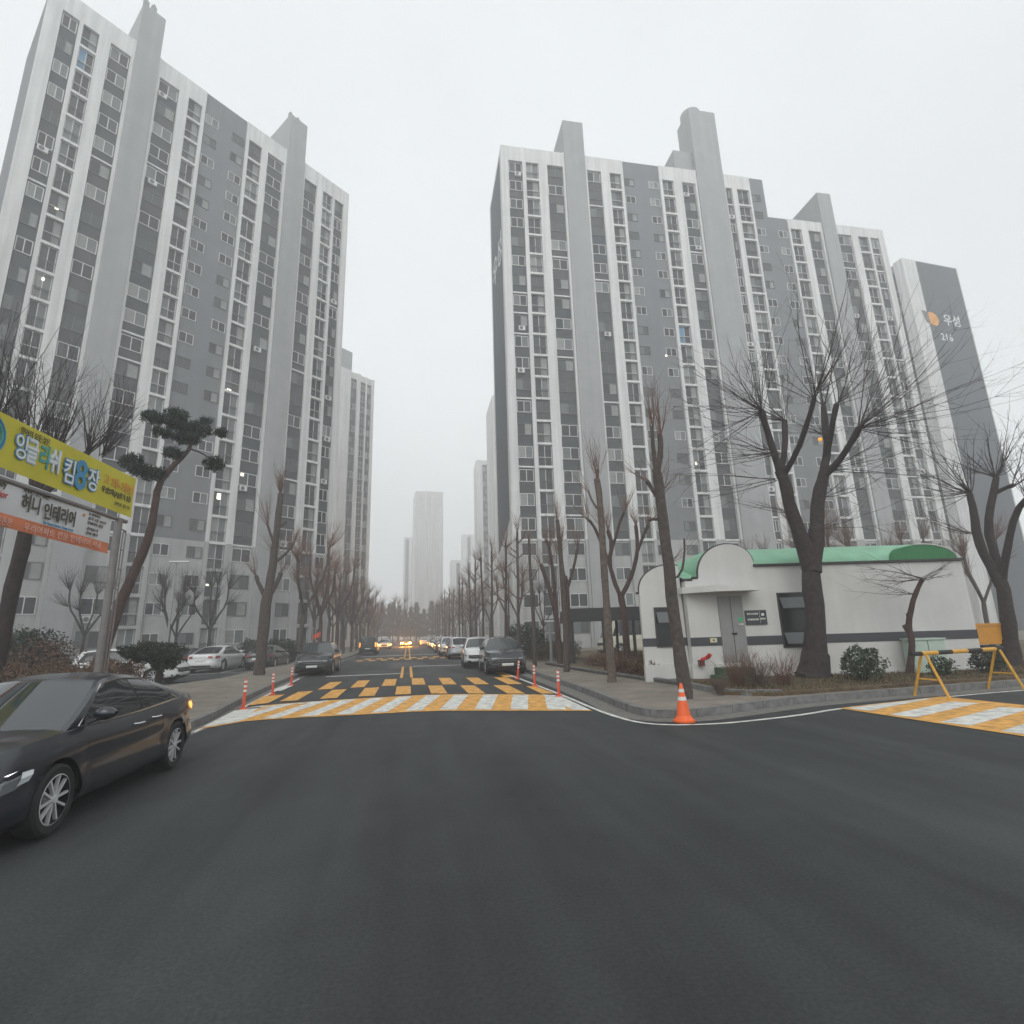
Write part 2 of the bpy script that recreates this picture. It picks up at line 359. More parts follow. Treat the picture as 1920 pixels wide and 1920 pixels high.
quad([(3.95, 16.2), (4.3, 16.0), (4.32, 18.4), (4.0, 18.6)], LINEY, .0155); quad([(4.0, 22.9), (4.38, 22.5), (4.42, 25.6), (4.1, 26.0)], LINEY, .0155)
quad([(-4.48, 17.0), (-4.0, 17.5), (-4.05, 19.9), (-4.65, 19.6)], LINEY, .0155)
for x0 in (-.33, .12):      # double centre line
    quad([(x0, 25.0), (x0 + .13, 25.0), (x0 + .13, 33.9), (x0, 33.9)], LINEY)
    quad([(x0, 46), (x0 + .13, 46), (x0 + .13, 120), (x0, 120)], LINEY)
quad([(-3.9, 27.9), (-.35, 27.9), (-.35, 28.25), (-3.9, 28.25)], LINEW); quad([(.3, 33.9), (4.0, 33.2), (4.0, 33.6), (.3, 34.3)], LINEW)
quad([(-4.4, 54.3), (4.2, 54.3), (4.2, 55.1), (-4.4, 55.1)], LINEW)
for k in range(9):          # the next crossing down the street
    x0 = -4 + k * .95; quad([(x0, 44.2), (x0 + .5, 44.2), (x0 + .5, 46.2), (x0, 46.2)], LINEY); quad([(x0 + .45, 46.8), (x0 + .95, 46.8), (x0 + .95, 49), (x0 + .45, 49)], LINEY)
quad([(-4.95, 21.6), (-4.5, 21.4), (-4.5, 23.5), (-4.9, 23.7)], LINEW)
# bay lines of the car park
for (a, c) in (((-18, 25.6), (-8.7, 28.2)), ((-14.9, 34.3), (-8.8, 35.6))):
    d = Vector((c[0] - a[0], c[1] - a[1])).normalized() * 1; nx, ny = -d.y * .06, d.x * .06
    quad([(a[0] - nx, a[1] - ny), (c[0] - nx, c[1] - ny), (c[0] + nx, c[1] + ny), (a[0] + nx, a[1] + ny)], LINEW)
for x0 in (-20.6, -18.2, -15.8, -13.4, -11.0, -8.7): quad([(x0, 35.6), (x0 + .1, 35.6), (x0 + .1, 40.6), (x0, 40.6)], LINEW)
tag(b.build('road_markings'), kind='structure')
# side-street crossing on the right
b = MB(); e0 = Vector((9.19, 10.55)); e1 = Vector((12.2, 11.15)); dn = Vector((.10, -1.0)).normalized()
def xs(u, t): return e0.lerp(e1, u) + (Vector((.05, -1)) * t if 0 else Vector((.06 + .0 * u, -1.0)) * t)
b.face([(*xs(0, 0), .012), (*xs(0, 9), .012), (*xs(1.15, 9), .012), (*xs(1.15, 0), .012)], LINEY)
tag(b.build('crossing_paint'), kind='structure')
b = MB()
for k in range(9):
    t0 = .06 + .98 * k; b.face([(*xs(.04, t0 + .05), .016), (*xs(.07, t0 + .52), .016), (*xs(1.0, t0 + .06), .016), (*xs(.92, t0 - .38 if k else t0 - .02), .016)], LINEW)
tag(b.build('crossing_stripes'), kind='structure')

# ---------------------------------------------------------------- apartment blocks
FH = 2.67; ZP = 11.3                      # storey height, height of the paint line over the fourth storey
def slab(k): return ZP + FH * (k - 5)
_win = {}
def win_mesh(kind, wd, ht, var, frame=True):
    key = (kind, round(wd, 2), ht, var, frame)
    if key in _win: return _win[key]
    rnd = random.Random(hash((kind, var)) % 1000 + var * 13)
    fm = FRW if var in (0, 2, 3, 5, 6, 8, 11) else FRD
    t = .07 if kind == 'window' else .06
    F = MB(); Pn = MB()
    F.box(0, wd, -.05, .05, 0, t, fm); F.box(0, wd, -.05, .05, ht - t, ht, fm); F.box(0, t, -.05, .05, t, ht - t, fm); F.box(wd - t, wd, -.05, .05, t, ht - t, fm)
    F.box(wd / 2 - t / 2, wd / 2 + t / 2, -.05, .05, t, ht - t, fm)
    gl = [[0, 2], [2, 1], [0, 3], [3, 0], [2, 2], [0, 0], [1, 3], [3, 2], [2, 0], [0, 1]][var % 10]
    if kind == 'balcony':
        F.box(t, wd - t, -.05, .05, ht * .36, ht * .36 + .05, FRD)
        for i in range(int(wd / .16)): F.box(.08 + i * .16, .1 + i * .16, -.14, -.12, .05, ht * .4, FRD)
        F.box(0, wd, -.15, -.11, ht * .4, ht * .4 + .05, FRW if var % 2 else FRD)
    Pn.box(t, wd / 2 - t / 2, .0, .03, t, ht - t, GL[gl[0]]); Pn.box(wd / 2 + t / 2, wd - t, .0, .03, t, ht - t, GL[gl[1]])
    if var == 11: Pn = MB(); Pn.box(t, wd / 2, .0, .03, t, ht - t, GL[4]); Pn.box(wd / 2, wd - t, 0, .03, t, ht - t, GL[0])
    r = (F, Pn, F.mesh('window'), Pn.mesh('pane')); _win[key] = r; return r
_ac = MB(); _ac.box(0, .75, 0, .27, 0, .53, FRW); _ac.tube([(.3, .0, .27), (.3, -.015, .27)], .2, 12, FRD); AC_ME = _ac.mesh('outdoor_unit')
LIT = mat('lit_room', (.6, .5, .35), .5, emit=(1, .78, .45), es=2.2)
LITW = mat('lit_lamp', (.8, .8, .8), .5, emit=(1, .9, .7), es=2)

def add_windows(root, items, name, limit=100):
    """items: (x, y, z, kind, wd, ht, var); the nearest become parts of their own, the rest one part"""
    P0 = root.matrix_basis.inverted() @ Vector((0, 0, H))
    items.sort(key=lambda i: (Vector(i[:3]) - P0).length)
    for x, y, z, kind, wd, ht, var in items[:limit]:
        F, Pn, fm, pm = win_mesh(kind, wd, ht, var)
        o = inst(name, fm, root, (x, y, z)); inst('pane', pm, o)
    rest = items[limit:]
    if rest:
        b = MB()
        for x, y, z, kind, wd, ht, var in rest:
            F, Pn, _, _ = win_mesh(kind, wd, ht, var)
            for S in (F, Pn):
                k = len(b.v); b.v += [(v[0] + x, v[1] + y, v[2] + z) for v in S.v]; b.f += [tuple(k + i for i in f) for f in S.f]; b.m += [b.mi(S.mats[i]) for i in S.m]
        o = b.build(name + 's_high_up', root); o['kind'] = 'stuff'

def apartment(label, P, ang, cols, roofs, depth, floors, seed=1, group=None, backz=61.0, lights=()):
    rnd = random.Random(seed)
    root = empty('apartment_building', (P[0], P[1], 0), ang, label, 'apartment block', group); bpy.context.view_layer.update()
    s_end = cols[-1][2]; s_beg = cols[0][1]
    W_, Bl, Sm = [], [], []
    def top_at(s):
        for a, c, z in roofs:
            if a <= s < c: return z
        return roofs[-1][2]
    for (a, c, z) in roofs:
        b = MB(); b.box(a + .02, c - .02, .62, depth, 0, z - .5, WALLG); b.build('wall', root)
    for typ, a, c in cols:
        zt = top_at((a + c) / 2); nf = int(round((zt - 1.4 - ZP) / FH)) + 4; zf = slab(nf + 1)
        if typ == 'w':
            b = MB(); b.box(a, c, 0, .6, ZP + .003, zt, WALLW); b.box(a, c, 0, .6, 0, ZP - .003, LOWW); b.build('pillar', root)
        elif typ == 'c':
            b = MB(); b.box(a, c, -.25, .6, 0, zt, WALLC); b.build('stair_core', root)
            b = MB()
            for e0, e1 in ((a - .25, a), (c, c + .25)): b.box(e0, e1, -.05, .6, ZP, zt, WALLW); b.box(e0, e1, -.05, .6, 0, ZP, LOWW)
            b.build('edge_trim', root)
        elif typ in 'dbk':
            if typ != 'k':
                b = MB(); b.box(a, c, .02, .6, zf - .2, zt, WALLW); b.build('parapet', root)
            if typ == 'd':
                b = MB()
                for k in range(5, nf + 1):
                    b.box(a, c, .32, .6, slab(k), slab(k + 1) - (.2 if k == nf else 0), DK[rnd.choice((0, 0, 1, 2))])
                    if rnd.random() < .16 or k == 5: b.box(a, c, .2, .318, slab(k) - .11, slab(k) + .07, WALLW)
                b.build('dark_panel', root)
                for k in range(2, nf + 1):
                    if rnd.random() < .10: inst('outdoor_unit', AC_ME, root, (rnd.uniform(a + .1, max(a + .11, c - .95)), .04, slab(k) + .35))
                b = MB(); b.box(a, c, .32, .6, 0, ZP - .003, LOWW); b.build('low_wall', root)
                for k in range(1, nf + 1):
                    W_.append((a + .08, .30, slab(k) + .98, 'window', c - a - .16, 1.38, rnd.choice(range(10)) if (c - a) > .9 else 1))
            if typ == 'b':
                b = MB()
                for k in range(1, nf + 1):
                    b.box(a, c, .0, .34, slab(k) - .16, slab(k) + .10, WALLW if k > 4 else LOWW)
                    Bl.append((a + .04, .30, slab(k) + .1, 'balcony', c - a - .08, FH - .24, 11 if rnd.random() < .012 else rnd.choice(range(10))))
                b.box(a, c, .42, .6, 0, zf - .2, WALLG)
                b.build('floor_slab', root)
        elif typ == 'g':
            b = MB(); b.box(a, c, .25, .6, ZP, zt + .15, WALLG); b.box(a, c, .25, .6, 0, ZP - .003, LOWW); b.build('recessed_wall', root)
            ww = 1.35
            for k in range(1, nf + 1):
                if c - a > 3.4: xs_ = (a + .15, c - ww - .15)
                else: xs_ = (a + .15,) if c < 38 else (c - ww - .15,)
                for x in xs_: Sm.append((x, .24, slab(k) + 1.0, 'small', ww, 1.1, rnd.choice(range(10))))
    add_windows(root, W_, 'window'); add_windows(root, Bl, 'balcony_window'); add_windows(root, Sm, 'small_window')
    return root
def penthouse(root, a, c, z0, z1, y0=-.25, y1=5.5):
    b = MB(); b.box(a, c, y0, y1, z0, z1, WALLC); b.build('penthouse', root)

PA = (-26.11, 49.05); AA = R(40.75)
cA = [('w', -8.9, -7.84), ('d', -7.84, -6.6), ('w', -6.6, -6.3), ('b', -6.3, -5.08), ('w', -5.08, -4.16), ('d', -4.16, -2.5), ('c', -2.25, -.22), ('d', 0, 1.9), ('w', 1.9, 2.82), ('b', 2.82, 4.16), ('w', 4.16, 4.5),
      ('g', 4.5, 9.0), ('w', 9.0, 9.32), ('b', 9.32, 10.84), ('w', 10.84, 11.55), ('d', 11.55, 13.6), ('c', 13.82, 16.1), ('d', 16.32, 18.09), ('w', 18.09, 18.96), ('b', 18.96, 20.4), ('w', 20.4, 20.73), ('d', 20.73, 22.07), ('w', 22.07, 22.83)]
bA = apartment('tall grey and white apartment block behind the banners, nearest tower left of the street', PA, AA, cA, [(-8.9, 22.83, 61.4)], 10, 22, 3, 'high-rise apartment blocks in the fog')
penthouse(bA, -2.25, -.22, 61.4, 66.3); penthouse(bA, 13.82, 16.1, 61.4, 66.8)
for s0 in (-1.9, -1.2, 14.2, 15.2):
    b = MB(); b.tube([(s0, .6, 66), (s0, .6, 68.0)], .12, 6, STEEL); b.box(s0 - .25, s0 + .25, .45, .75, 67.1, 67.7, STEEL); b.build('antenna', bA)

PB = (10.52, 52.96); AB = R(-1)
cB = [('w', 0, .89), ('d', .89, 2.65), ('w', 2.65, 3.08), ('b', 3.08, 4.72), ('w', 4.72, 5.82), ('d', 5.82, 7.9), ('c', 8.12, 10.8), ('d', 11.02, 12.92), ('w', 12.92, 14.08), ('b', 14.08, 15.6), ('w', 15.6, 15.95),
      ('g', 15.95, 20.95), ('w', 20.95, 21.33), ('b', 21.33, 22.91), ('w', 22.91, 24.1), ('d', 24.1, 26.0), ('c', 26.24, 30.1), ('d', 30.34, 31.3), ('w', 31.3, 32.05), ('b', 32.05, 33.85), ('w', 33.85, 34.1), ('g', 34.1, 36.3),
      ('g', 36.3, 39.0), ('w', 39.0, 39.25), ('b', 39.25, 40.9), ('w', 40.9, 41.96), ('d', 41.96, 43.9), ('c', 44.12, 46.2), ('d', 46.5, 48.6), ('w', 48.6, 49.7), ('b', 49.7, 51.3), ('w', 51.3, 51.6), ('d', 51.6, 53.0), ('w', 53.0, 53.93)]
bB = apartment('wide grey and white apartment block with a stepped roof, right of the street', PB, AB, cB, [(0, 36.3, 61.3), (36.3, 53.93, 55.3)], 10.2, 22, 5, 'high-rise apartment blocks in the fog')
penthouse(bB, 8.12, 10.8, 61.3, 66.2, -.25, 4.2); penthouse(bB, 44.12, 46.2, 55.3, 60.0, -.25, 5)
penthouse(bB, 26.24, 30.1, 61.3, 71.2, -.25, 3.0)
b = MB(); b.tube([(27.6, 1.6, 70.9), (27.6, 1.6, 72.4)], 1.35, 20, WALLC); b.build('water_tank', bB)
b = MB(); b.box(23.6, 26.2, .4, 6, 60.8, 64.6, WALLC); b.build('penthouse', bB)
# gable end facing the street, blue-grey field with white borders
b = MB(); b.box(-.05, .0, .02, 10.2, 0, 61.3, WALLW); b.build('gable_wall', bB)
b = MB(); b.face([(-.075, 1.0, 13.6), (-.075, 9.2, 11.0), (-.075, 9.2, 60.4), (-.075, 1.0, 60.4)][::-1], GBLUE); b.build('gable_panel', bB)
b = MB(); b.box(-.05, .02, .0, .02, 11.0, 61.3, WALLW); b.build('edge_trim', bB)
TXW = mat('sign_letter_white', (.75, .76, .76), .6); TXO = mat('logo_orange', (.75, .33, .06), .6)
Mg = Matrix.Translation((-.10, 8.4, 46.5)) @ Matrix.Rotation(R(-90), 4, 'Z') @ Matrix.Rotation(R(90), 4, 'X')
text_mesh('우성', 4.2, TXW, 'gable_lettering', parent=bB, matrix=Mg, bold=.05)

# block 216 further right, its gable with the name turned to the viewer
Q0 = G(1694, 484, 61.3); Q1 = G(1794, 503, 61.3); Q2 = G(1670, 502, 61.3)
gd = (Q1 - Q0); ga = math.atan2(gd.y, gd.x); gl_ = gd.length
ld = (Q2 - Q0); la = math.atan2(ld.y, ld.x)
root = empty('apartment_building', (Q0.x, Q0.y, 0), ga, 'grey block at the far right with an orange logo and 216 on its windowless end', 'apartment block', 'high-rise apartment blocks in the fog')
bpy.context.view_layer.update()
b = MB(); b.box(0, gl_, .05, 34, 0, 61.3, WALLC); b.build('wall', root)
b = MB(); b.box(0, 2.5, 0, .05, 0, 61.3, WALLW); b.box(gl_ - .25, gl_, 0, .05, 0, 61.3, WALLW); b.build('pillar', root)
b = MB(); b.box(2.5, gl_ - .25, .01, .05, 0, 61.1, GBLUE); b.build('gable_panel', root)
b = MB()
for y0, y1, m in ((.0, 1.6, WALLW), (3.4, 5.0, WALLW), (6.8, 8.4, WALLW), (10.2, 11.8, WALLW), (13.6, 20, WALLG), (20, 22, WALLW), (24, 26, WALLW)): b.box(-.45, .0, y0, y1, 0, 61.3, m)
b.build('pillar', root)
its = []
for k in range(1, 22):
    for y in (1.7, 5.1, 8.5, 11.9): its.append((y, k))
for y, k in its[:100]:
    fm, pm = win_mesh('window', 1.6, 1.3, (k * 7 + int(y)) % 10)[2:]
    o = inst('window', fm, root, (-.06, y + 1.6, slab(k) + 1), R(-90)); inst('pane', pm, o)
b = MB()
for y in (1.6, 5.0, 8.4, 11.8): b.box(-.03, 0, y, y + 1.8, ZP, 60, DK[0])
b.build('dark_panel', root)
MX = Matrix.Rotation(R(90), 4, 'X')
text_mesh('우성', 2.25, TXW, 'gable_lettering', parent=root, matrix=Matrix.Translation((5.7, -.03, 49.7)) @ MX, bold=.04, sx=.95)
text_mesh('216', 1.75, TXW, 'gable_lettering', parent=root, matrix=Matrix.Translation((4.3, -.03, 46.6)) @ MX, bold=.035)
b = MB(); pts = [(3.3 + 1.35 * cos(R(a)), -.03, 50.2 + 1.35 * sin(R(a))) for a in range(-60, 130, 10)] + [(1.9, -.03, 51.4), (2.2, -.03, 49.4)]
b.face(pts, TXO); b.build('logo', root)
b = MB(); b.face([(1.3, -.045, 51.7), (2.6, -.045, 51.5), (2.7, -.045, 49.3), (1.9, -.045, 49.6)], mat('logo_grey', (.17, .15, .15), .7)); b.build('logo', root)

# towers further back, fading into the fog
def far_tower(label, P, ang, wd, dp, top, cols, pent=None, gable=WALLW):
    root = empty('apartment_building', (P[0], P[1], 0), ang, label, 'apartment block', 'high-rise apartment blocks in the fog')
    b = MB(); b.box(0, wd, 0, dp, 0, top, gable); b.build('wall', root)
    n = 0; rest = MB()
    for a, c in cols:
        bb = MB(); bb.box(a, c, -.04, 0, 2, top - 1.6, DK[0]); bb.build('dark_panel', root)
        for k in range(1, int((top - 2 - .6) / FH) + 1):
            fm, pm = win_mesh('far', round(c - a - .3, 1), 1.35, (k * 5 + int(a * 3)) % 10)[2:]
            if n < 100: o = inst('window', fm, root, (a + .15, -.1, slab(k) + .9)); inst('pane', pm, o)
            else:
                F, Pn, _, _ = win_mesh('far', round(c - a - .3, 1), 1.35, (k * 5 + int(a * 3)) % 10)
                for S in (F, Pn):
                    q = len(rest.v); rest.v += [(v[0] + a + .15, v[1] - .1, v[2] + slab(k) + .9) for v in S.v]; rest.f += [tuple(q + i for i in f) for f in S.f]; rest.m += [rest.mi(S.mats[i]) for i in S.m]
            n += 1
    if rest.f: o = rest.build('windows_high_up', root); o['kind'] = 'stuff'
    for a, c in zip([0] + [c for _, c in cols], [a for a, _ in cols] + [wd]):
        if c - a > .2: bb = MB(); bb.box(a, c, -.35, 0, 0, top, WALLW); bb.build('pillar', root)
    if pent: bb = MB(); bb.box(*pent, WALLC); bb.build('penthouse', root)
    return root
d = Vector((cos(AA), sin(AA)))
e = Vector((-8.9, 119.5)) - d * 34
far_tower('pale foggy apartment block just past the right edge of the nearest left tower', e, AA, 34, 11, 61.4, [(34 - 14, 34 - 11.5), (34 - 6.4, 34 - 4.7), (34 - 3.8, 34 - 2.3), (34 - 2.0, 34 - .7)], (34 - 9.5, 34 - 6.3, -.3, 6, 61.4, 66))
for sx_ in (29, 32):
    pass
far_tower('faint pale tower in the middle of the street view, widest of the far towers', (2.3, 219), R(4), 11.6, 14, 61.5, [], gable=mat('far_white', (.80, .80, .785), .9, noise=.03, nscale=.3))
b = MB()
far_tower('very faint narrow tower directly left of the wide middle tower', (-3.4, 330), R(0), 10.5, 12, 62, [(1.2, 3.2), (5, 7.5)])
far_tower('pale tower with two grey window strips beside the wide right block', (22.6, 176), R(-3), 26, 12, 61.5, [(2.2, 3.8), (7.7, 9.5), (14, 16), (19, 21)])
far_tower('light tower edge peeping out left of the wide right block', (20.3, 124), R(-1), 30, 12, 61.4, [(2.5, 5), (8, 10.5), (14, 17)])
far_tower('low faint block between the middle tower and the strip-windowed right tower', (22.5, 290), R(-2), 16, 14, 42, [(3, 5), (9, 11)])
far_tower('dim stepped tower rising behind the low faint block on the right', (32, 320), R(-2), 14, 14, 62, [(3, 5)])

# ---------------------------------------------------------------- small white utility building with green vaulted roofs
UW = mat('util_wall', (.585, .58, .56), .8, noise=.05, nscale=1.2, streak=.09)
UB = mat('util_band', (.05, .052, .06), .7, noise=.1)
UG = mat('roof_green', (.22, .45, .30), .55, noise=.12, nscale=2)
UGD = mat('roof_green_dark', (.025, .17, .055), .6, noise=.1)
UTR = mat('roof_trim', (.035, .03, .03), .6)
DOORG = mat('door_grey', (.235, .24, .235), .5, noise=.05)
hd = Vector((.195, .981)).normalized(); tt = Vector((hd.y, -hd.x)); U0 = hd * 17.6 + tt * 4.15; UA = math.atan2(tt.y, tt.x)
u = empty('utility_building', (U0.x, U0.y, 0), UA, 'small white one-storey building with green vaulted roofs and a grey door', 'building')
WD, DP = 10.75, 5.0
def gable(x0, x1, zl, zr, ztop, n=20):
    c_ = (x0 + x1) / 2; r_ = (x1 - x0) / 2; pts = []
    for i in range(n + 1):
        a = pi - pi * i / n; z = (zl + (zr - zl) * i / n); pts.append((c_ + r_ * cos(a), z + (ztop - max(zl, zr) * .5 - min(zl, zr) * .5) * sin(a) ** .9))
    return pts
b = MB()
# left wing, set back a little
def wallpiece(b, x0, x1, y, poly_top, m=UW, th=.18, zb=.1):
    P_ = [(x0, zb)] + [(x1, zb)] + poly_top[::-1]
    k = len(b.v); n = len(P_); b.v += [(x, y, z) for x, z in P_] + [(x, y + th, z) for x, z in P_]
    b.f.append(tuple(range(k, k + n))); b.f.append(tuple(range(k + n, k + 2 * n))[::-1]); b.m += [b.mi(m)] * 2
    for i in range(n): j = (i + 1) % n; b.f.append((k + i, k + n + i, k + n + j, k + j)); b.m.append(b.mi(m))
a1 = gable(.05, 1.95, 3.02, 3.3, 3.9); a1 = [p for p in a1 if p[0] <= 1.5]
wallpiece(b, .05, 1.5, .34, a1)
a2 = gable(1.97, 3.85, 3.42, 3.78, 4.50)
b.box(1.5, 1.66, .181, .6, .1, 3.3, UW)
wallpiece(b, 1.5, 3.85, 0, [(1.5, 3.36)] + [(1.93, 3.36)] + a2)
b.box(3.851, WD, 0, .18, .1, 3.72, UW); b.box(WD - .18, WD, .181, DP, .1, 3.72, UW); b.prism([(.05, .53), (.23, .53), (1.43, DP - .2), (1.25, DP - .2)], .1, 3.0, UW); b.box(1.3, WD - .2, DP - .2, DP, .1, 3.6, UW)
b.build('wall', u)
b = MB(); b.box(0.0, 1.49, .16, .36, .1, .66, UW); b.box(1.42, 3.9, -.16, .0, .1, .66, UW); b.box(3.9, WD + .03, -.05, .0, .1, .32, UW); b.build('plinth', u)
b = MB(); b.box(.03, 1.495, .325, .34, 1.24, 1.50, UB); b.box(1.495, 2.49, -.015, 0, 1.22, 1.49, UB); b.box(3.3, 4.48, -.015, 0, 1.2, 1.48, UB); b.box(5.56, WD + .012, -.015, 0, 1.2, 1.48, UB)
b.box(WD, WD + .012, 0, DP, 1.2, 1.48, UB); b.build('dark_band', u)
def archtrim(b, pts, y, r=.05): b.tube([(x, y, z) for x, z in pts], r, 6, UTR)
b = MB(); archtrim(b, [(-.05, 2.98)] + a1, .40, .045); b.tube([(1.42, .02, 3.34), (1.75, .02, 3.34), (1.75, .02, 3.42), (1.95, .02, 3.42)], .04, 6, UTR); archtrim(b, a2, .06); b.box(3.82, WD + .1, -.09, .12, 3.73, 3.80, UTR); b.build('roof_trim', u)
b = MB()  # roofs
def vault_y(b, pts, y0, y1, m, lift=0, sh=0):
    for (xa, za), (xb, zb_) in zip(pts[:-1], pts[1:]): b.face([(xa, y0, za + lift), (xb, y0, zb_ + lift), (xb + sh, y1, zb_ + lift), (xa + sh, y1, za + lift)], m)
vault_y(b, a1, .52, DP, UG, 0, 1.25); vault_y(b, a2, .18, DP, UG)
b.face([(1.45, .02, 3.40), (2.0, .02, 3.40), (2.0, 2.2, 3.95), (1.45, 2.2, 3.95)], UG)
NV = 24
for i in range(NV):
    q0, q1 = pi - pi * i / NV, pi - pi * (i + 1) / NV
    y0, y1 = 2.5 + 2.5 * cos(q0), 2.5 + 2.5 * cos(q1); z0, z1 = 3.8 + .78 * sin(q0), 3.8 + .78 * sin(q1)
    b.face([(3.84, y0, z0), (WD - .5, y0, z0), (WD - .5, y1, z1), (3.84, y1, z1)], UG)
b.build('roof', u, smooth=True, merge=True)
b = MB(); cx_, rx_ = 9.5, 1.13; seg = [(cx_ + rx_ * cos(pi - pi * i / 20), 3.80 + .50 * sin(pi - pi * i / 20)) for i in range(21)]
b.face([(x, -.02, z) for x, z in seg], UGD); vault_y(b, seg, -.02, 2.4, UGD); b.build('roof_vault', u)
b = MB(); b.tube([(x, -.03, z + .01) for x, z in seg[9:]], .022, 6, UW); b.build('roof_trim', u)
b = MB(); b.face([(1.2, 0, 2.96), (1.45, -.5, 3.0), (2.4, -.95, 3.03), (3.55, -.95, 3.03), (3.55, 0, 3.03)], UW); b.v = b.v; k = len(b.v)
b = MB(); b.prism([(1.35, .3), (1.35, -.12), (2.2, -.8), (3.6, -.8), (3.6, 0), (1.5, 0), (1.5, .3)], 2.90, 3.10, UW); b.build('canopy', u)
dr = MB(); dr.box(2.5, 3.29, -.045, -.0, .68, 2.78, DOORG); dr.box(2.88, 2.9, -.052, -.046, .7, 2.76, UB); dr = dr.build('door', u)
b = MB(); b.box(2.83, 2.98, -.10, -.055, 1.56, 1.60, BLACK); b.tube([(2.96, -.05, 1.58), (2.96, -.1, 1.58)], .03, 8, BLACK); b.build('handle', dr)
b = MB(); b.tube([(3.16, -.045, 2.02), (3.16, -.056, 2.02)], .07, 14, mat('sticker_green', (.03, .42, .16), .5)); b.box(3.10, 3.24, -.055, -.046, 1.85, 1.89, LINEW); b.build('sticker', dr)
sg = MB(); sg.box(3.34, 4.03, -.045, -.0, 1.84, 2.30, UB); sg = sg.build('name_plate', u)
b = MB()
for z in (2.16, 1.98): 
    for i in range(7): b.box(3.40 + i * .052, 3.437 + i * .052, -.052, -.045, z, z + .055, LINEW)
b.box(3.86, 3.95, -.052, -.045, 2.12, 2.2, LINEW); b.box(3.82, 3.98, -.052, -.045, 2.0, 2.05, LINEW); b.box(3.80, 3.808, -.052, -.045, 1.88, 2.27, LINEW); b.build('lettering', sg)
def louver(x0, x1, z0, z1, y, n=2):
    o = MB(); o.box(x0, x1, y - .02, y + .03, z0, z1, mat('win_black', (.015, .016, .017), .25)); o.box(x0 - .04, x1 + .04, y - .05, y - .0, z0 - .05, z0, UTR); o.box(x0 - .04, x1 + .04, y - .05, y, z1, z1 + .04, UTR)
    o.box(x0 - .04, x0, y - .05, y, z0, z1, UTR); o.box(x1, x1 + .04, y - .05, y, z0, z1, UTR); o = o.build('window', u)
    h_ = z1 - z0
    for q in ((z1 - .12, z1 - .46), (z0 + .42, z0 + .08))[:n]:
        s = MB(); s.face([(x0 + .03, y - .03, q[0]), (x1 - .03, y - .03, q[0]), (x1 - .03, y - .2, q[1]), (x0 + .03, y - .2, q[1])], mat('sash_glass', (.10, .11, .115), .2)); s.tube([(x0 + .03, y - .2, q[1]), (x1 - .03, y - .2, q[1])], .015, 4, FRD); s.build('sash', o)
louver(4.5, 5.58, 1.14, 2.80, 0); louver(.52, 1.25, 1.26, 2.46, .34, 1)
RED = mat('pipe_red', (.45, .015, .015), .4, noise=.1)
b = MB(); b.tube([(1.78, -.14, .84), (1.78, -.26, .84)], .035, 8, RED); b.tube([(1.70, -.28, .82), (1.86, -.28, .86)], .05, 10, RED); b.tube([(1.70, -.28, .82), (1.66, -.36, .79)], .045, 8, RED); b.tube([(1.86, -.28, .86), (1.92, -.36, .93), (1.93, -.38, .98)], .065, 8, RED)
o = b.build('siamese_connection'); o.matrix_world = Matrix.Translation((U0.x, U0.y, 0)) @ Matrix.Rotation(UA, 4, 'Z') @ Matrix.Translation((0, 0, 0)); tag(o, 'red double fire hose inlet on the white wall left of the grey door', 'fire inlet')
UM = Matrix.Translation((U0.x, U0.y, 0)) @ Matrix.Rotation(UA, 4, 'Z')
def ub(bb, name, label, cat, **k): o = bb.build(name, **k); o.matrix_world = UM; return tag(o, label, cat)
b = MB(); b.box(1.60, 1.76, -.34, -.17, .62, .78, mat('box_brown', (.10, .025, .018), .6)); b.box(1.59, 1.77, -.35, -.165, .78, .80, mat('box_brown2', (.13, .035, .02), .6)); ub(b, 'meter_box', 'small brown box on the plinth under the red fire inlet', 'box')
b = MB(); b.box(2.12, 2.34, -.03, -.017, 1.32, 1.46, mat('plate_cream', (.6, .56, .36), .6)); b.tube([(2.23, -.03, 1.39), (2.23, -.036, 1.39)], .03, 8, UB); ub(b, 'wall_plate', 'small cream plate on the dark band left of the grey door', 'plate')
GS = mat('step_green', (.012, .085, .03), .7, noise=.3)
b = MB(); b.box(1.95, 2.95, -1.45, -.16, .12, .34, GS); b.box(2.1, 3.1, -.85, -.16, .34, .56, GS); ub(b, 'door_steps', 'green painted concrete steps below the grey door', 'steps')
PG = mat('cabinet_green', (.42, .52, .44), .6, noise=.08)
b = MB(); b.box(8.2, 9.25, -.5, -.1, .2, 1.22, PG); b.box(8.17, 9.28, -.54, -.07, 1.22, 1.27, PG); b.box(8.71, 8.73, -.51, -.5, .25, 1.2, FRD); b.box(8.78, 8.82, -.53, -.5, .65, .8, FRD); ub(b, 'utility_cabinet', 'pale green cabinet against the white wall behind the striped barrier', 'cabinet')

